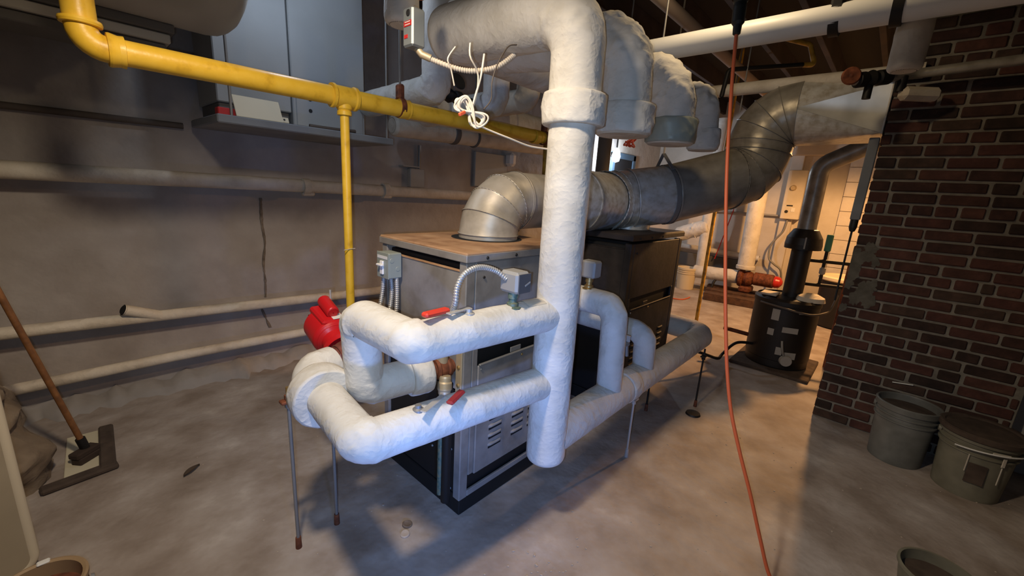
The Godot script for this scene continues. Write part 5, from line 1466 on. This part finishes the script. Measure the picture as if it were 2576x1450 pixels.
func floor_things():
	var c1 := Vector3(3.27, 0, 0.275)
	var b1 := bucket("bucket", "grey plastic bucket with a sunken dusty top against the brick wall", c1, 0.142, 0.365, "bucket_grey", false)
	part(b1, "contents", lat(c1, Vector3.UP, [[0.134, 0.322], [0.10, 0.33], [0.0, 0.335]], 40), "dust_brown")
	var c2 := Vector3(3.19, 0, 0.565)
	var b2 := bucket("bucket", "olive grey plastic bucket with a dirty lid and pale drips, right of the grey bucket", c2, 0.150, 0.35, "bucket_olive", true)
	part(b2, "lid", lat(c2, Vector3.UP, [[0.163, 0.335], [0.168, 0.34], [0.168, 0.362], [0.160, 0.368], [0.146, 0.366], [0.140, 0.358], [0.0, 0.358]], 48), "dust_brown")
	var hp := []
	for j in 25:
		var a := PI + 0.35 + PI * 0.9 * j / 24.0
		hp.append(c2 + Vector3(cos(a - PI * 0.5 + 0.6) * 0.172, 0.285 + 0.02 * sin(PI * j / 24.0), -sin(a - PI * 0.5 + 0.6) * 0.172))
	part(b2, "bail_handle", bar(hp, 0.004, 8), "label_white")
	for q in [[2.62, 0.26, 0.016, 0.05], [2.75, 0.30, 0.07, 0.016], [3.42, 0.21, 0.005, 0.10], [2.60, 0.18, 0.006, 0.10]]:
		var a: float = q[0]
		var d := Vector3(cos(a), 0, sin(a) * 1.0)
		part(b2, "pale_drip", bx(c2 + d * (0.143 + q[1] * 0.05) + Vector3(0, q[1], 0), Vector3(0.004, q[3], q[2]), 0.0018, Basis(Vector3.UP, -a)), "canvas_old")
	part(b2, "dark_label", bx(c2 + Vector3(cos(3.15), 0, sin(3.15)) * 0.146 + Vector3(0, 0.16, 0), Vector3(0.004, 0.11, 0.07), 0.001, Basis(Vector3.UP, -3.15)), "dust_brown", "dark square label")
	# paint can at the lower left border
	var pc := Vector3(-0.185, 0.0, -1.66)
	var can := thing("paint_can", "open round paint can with rusty brown contents at the lower left border", "paint can", pc)
	part(can, "body", lat(pc, Vector3.UP, [[0.0, 0.002], [0.105, 0.002], [0.108, 0.0], [0.108, 0.20], [0.112, 0.203], [0.112, 0.214], [0.106, 0.216], [0.098, 0.212], [0.096, 0.16]], 44), "can_tan")
	part(can, "contents", lat(pc, Vector3.UP, [[0.098, 0.165], [0.05, 0.172], [0.0, 0.17]], 36), "can_rust")
	part(can, "handle_ear", lat(pc + Vector3(0.112, 0.17, 0.01), Vector3.RIGHT, [[0.0, 0.008], [0.012, 0.008], [0.015, 0.0]], 14), "steel_dull")
	part(can, "dried_drip", bx(pc + Vector3(0.015, 0.214, -0.106), Vector3(0.03, 0.008, 0.02), 0.003), "label_white")
	# dusty pail at the lower right border
	var pd := Vector3(2.14, 0, 0.40)
	var pl := thing("dusty_pail", "dust-covered open pail cut off by the bottom border at the right", "pail", pd)
	part(pl, "body", lat(pd, Vector3.UP, [[0.0, 0.002], [0.10, 0.002], [0.105, 0.0], [0.118, 0.085], [0.124, 0.088], [0.124, 0.10], [0.115, 0.10], [0.112, 0.05]], 40), "bucket_olive")
	part(pl, "contents", lat(pd, Vector3.UP, [[0.112, 0.055], [0.0, 0.05]], 32), "dust_brown")
	part(pl, "spout_lip", lat(pd + Vector3(-0.12, 0.088, -0.05), Vector3(-0.9, 0.1, -0.4), [[0.0, 0.02], [0.02, 0.018], [0.026, 0.0]], 14), "bucket_olive")
	# plastic sheeted stuff by the right border
	pipe("floor_pipe", "pale pipe offcut on the floor by the right border, beside the olive bucket", "pipe", [Vector3(2.95, 0.035, 0.86), Vector3(3.45, 0.035, 0.92)], 0.03, 0.1, "canvas_old", {"seg": 20, "cap0": true, "step": 0.05})
	# litter
	single("bottle_cap", "upper of two small round caps on the lit floor patch", "cap", lat(Vector3(0.862, 0.0, -1.30), Vector3(0.1, 1, 0.05), [[0.022, 0.0], [0.022, 0.006], [0.018, 0.009], [0.010, 0.007], [0.0, 0.006]], 18), "dirt", "caps on the floor")
	single("bottle_cap", "lower paler of two small round caps on the lit floor patch", "cap", lat(Vector3(0.826, 0.0, -1.262), Vector3(-0.1, 1, 0.1), [[0.020, 0.0], [0.020, 0.007], [0.016, 0.010], [0.0, 0.008]], 18), "chip", "caps on the floor")
	single("dead_leaf", "dark dry leaf lying alone on the brown floor at the left", "leaf", leaf_mesh(Vector3(0.291, 0.001, -2.304), 0.09, 0.6), "leaf")
	# flakes of paint and grit scattered over the concrete
	var m := MB.new()
	for k in 420:
		var x := rng.randf_range(0.5, 3.2)
		var z := rng.randf_range(-1.1, 0.9)
		if k < 90:
			x = 1.05 + 0.16 * rng.randfn() * 0.7
			z = -0.70 + 0.10 * rng.randfn() * 0.7
		elif k < 150:
			x = rng.randf_range(0.3, 1.2)
			z = rng.randf_range(-2.6, -1.2)
		var s := rng.randf_range(0.0015, 0.006) * (1.0 if k > 90 else 1.3)
		m.box(Vector3(x, s * 0.25, z), Vector3(s * rng.randf_range(0.6, 1.8), s * 0.6, s), s * 0.2, Basis(Vector3.UP, rng.randf() * TAU))
	var g := single("floor_grit", "scattered pale grit and paint flakes on the concrete in front of the boilers", "grit", m, "chip")
	g.set_meta("kind", "stuff")


# ------------------------------------------------------------------ lamps
func lamps():
	glow("bulb_warm", Color(1.0, 0.85, 0.65), 6.0)
	glow("bulb_far", Color(1.0, 0.75, 0.45), 6.0)
	glow("bulb_white", Color(0.92, 0.96, 1.0), 9.0)
	var l := thing("ceiling_lamp", "round metal lamp hung from the ceiling above the white pipe loops, out of view", "lamp", CEILING_LAMP)
	part(l, "bulb", lat(CEILING_LAMP, Vector3.UP, [[0.0, -0.06], [0.04, -0.05], [0.06, 0.0], [0.045, 0.045], [0.02, 0.07], [0.0, 0.075]], 20), "bulb_warm")
	part(l, "shade", lat(CEILING_LAMP, Vector3.UP, [[0.02, 0.12], [0.06, 0.115], [0.13, 0.07], [0.175, 0.0], [0.178, -0.002], [0.133, 0.074], [0.06, 0.12], [0.02, 0.125]], 36), "steel_dull")
	part(l, "stem", bar([CEILING_LAMP + Vector3(0, 0.08, 0), CEILING_LAMP + Vector3(0, 0.70, 0)], 0.015, 12), "black_iron")
	var f := thing("far_lamp", "bare warm bulb in the far room, hidden behind the flue transition", "lamp", FAR_LAMP)
	part(f, "bulb", lat(FAR_LAMP, Vector3.UP, [[0.0, -0.075], [0.05, -0.055], [0.07, 0.0], [0.045, 0.05], [0.02, 0.075], [0.0, 0.08]], 20), "bulb_far")
	part(f, "shade", lat(FAR_LAMP, Vector3.UP, [[0.02, 0.12], [0.06, 0.115], [0.11, 0.07], [0.14, 0.01], [0.143, 0.008], [0.113, 0.074], [0.06, 0.12], [0.02, 0.125]], 36), "steel_dull")
	part(f, "stem", bar([FAR_LAMP + Vector3(0, 0.085, 0), FAR_LAMP + Vector3(0, 0.85, 0)], 0.012, 10), "black_iron")
	var cl := thing("cord_lamp", "bare bulb under a small shade above the hanging elbows, out of view", "lamp", CORD_LAMP)
	part(cl, "bulb", lat(CORD_LAMP, Vector3.UP, [[0.0, -0.055], [0.04, -0.04], [0.052, 0.0], [0.035, 0.04], [0.018, 0.06], [0.0, 0.065]], 20), "bulb_warm")
	part(cl, "shade", lat(CORD_LAMP, Vector3.UP, [[0.02, 0.10], [0.06, 0.095], [0.10, 0.055], [0.13, 0.005], [0.133, 0.003], [0.103, 0.059], [0.06, 0.10], [0.02, 0.105]], 36), "steel_dull")
	part(cl, "stem", bar([CORD_LAMP + Vector3(0, 0.07, 0), CORD_LAMP + Vector3(0, 0.40, 0)], 0.012, 10), "black_iron")
	glow("bulb_cool", Color(0.86, 0.92, 1.0), 5.0)
	var wl := thing("wall_lamp", "small cool bulb hung before the sheet metal cabinet, just out of view", "lamp", WALL_LAMP)
	part(wl, "bulb", lat(WALL_LAMP, Vector3.UP, [[0.0, -0.05], [0.035, -0.036], [0.045, 0.0], [0.032, 0.036], [0.016, 0.055], [0.0, 0.06]], 20), "bulb_cool")
	part(wl, "stem", bar([WALL_LAMP + Vector3(0, 0.062, 0), WALL_LAMP + Vector3(0, 0.48, 0)], 0.01, 10), "black_iron")
	var d := thing("door_lamp", "bright white bulb by the blue door, seen through the gap right of the riser", "lamp", DOOR_LAMP)
	part(d, "bulb", lat(DOOR_LAMP, Vector3.UP, [[0.0, -0.11], [0.05, -0.09], [0.065, -0.02], [0.05, 0.05], [0.025, 0.09], [0.0, 0.095]], 20), "bulb_white")
	part(d, "stem", bar([DOOR_LAMP + Vector3(0, 0.10, 0), DOOR_LAMP + Vector3(0, 0.97, 0)], 0.012, 10), "black_iron")
	var wd := (Vector3(1.0, 0.52, -1.0) - WORK_LIGHT).normalized()
	var wk := thing("work_light", "small cool-white work light on a stand before the viewer's feet, out of view", "work light", Vector3(WORK_LIGHT.x, 0, WORK_LIGHT.z))
	glow("led_panel", Color(0.7, 0.84, 1.0), 3.0)
	part(wk, "lamp_body", lat(WORK_LIGHT - wd * 0.05, wd, [[0.0, -0.03], [0.045, -0.03], [0.055, 0.0], [0.055, 0.032], [0.05, 0.034], [0.0, 0.034]], 24), "black_iron")
	part(wk, "led_panel", lat(WORK_LIGHT - wd * 0.014, wd, [[0.048, 0.0], [0.048, 0.002], [0.0, 0.002]], 24), "led_panel")
	part(wk, "stand", bar([Vector3(WORK_LIGHT.x, 0, WORK_LIGHT.z) - wd * 0.06, WORK_LIGHT - wd * 0.06], 0.012, 10), "black_iron")
	part(wk, "stand_foot", lat(Vector3(WORK_LIGHT.x, 0, WORK_LIGHT.z) - Vector3(wd.x, 0, wd.z) * 0.06, Vector3.UP, [[0.0, 0.015], [0.10, 0.012], [0.105, 0.0]], 24), "black_iron")
	# tiny glowing disc that stands for the added cool fill at the camera
	glow("fill_glow", Color(0.8, 0.9, 1.0), 2.0)
	single("cool_fill_disc", "tiny glowing disc for the added cool fill behind the view", "flash lamp", lat(Vector3(-0.06, 1.43, 0.06), Vector3(0.7, -0.2, -0.7), [[0.0, 0.0], [0.004, 0.0], [0.004, -0.004]], 12), "fill_glow")
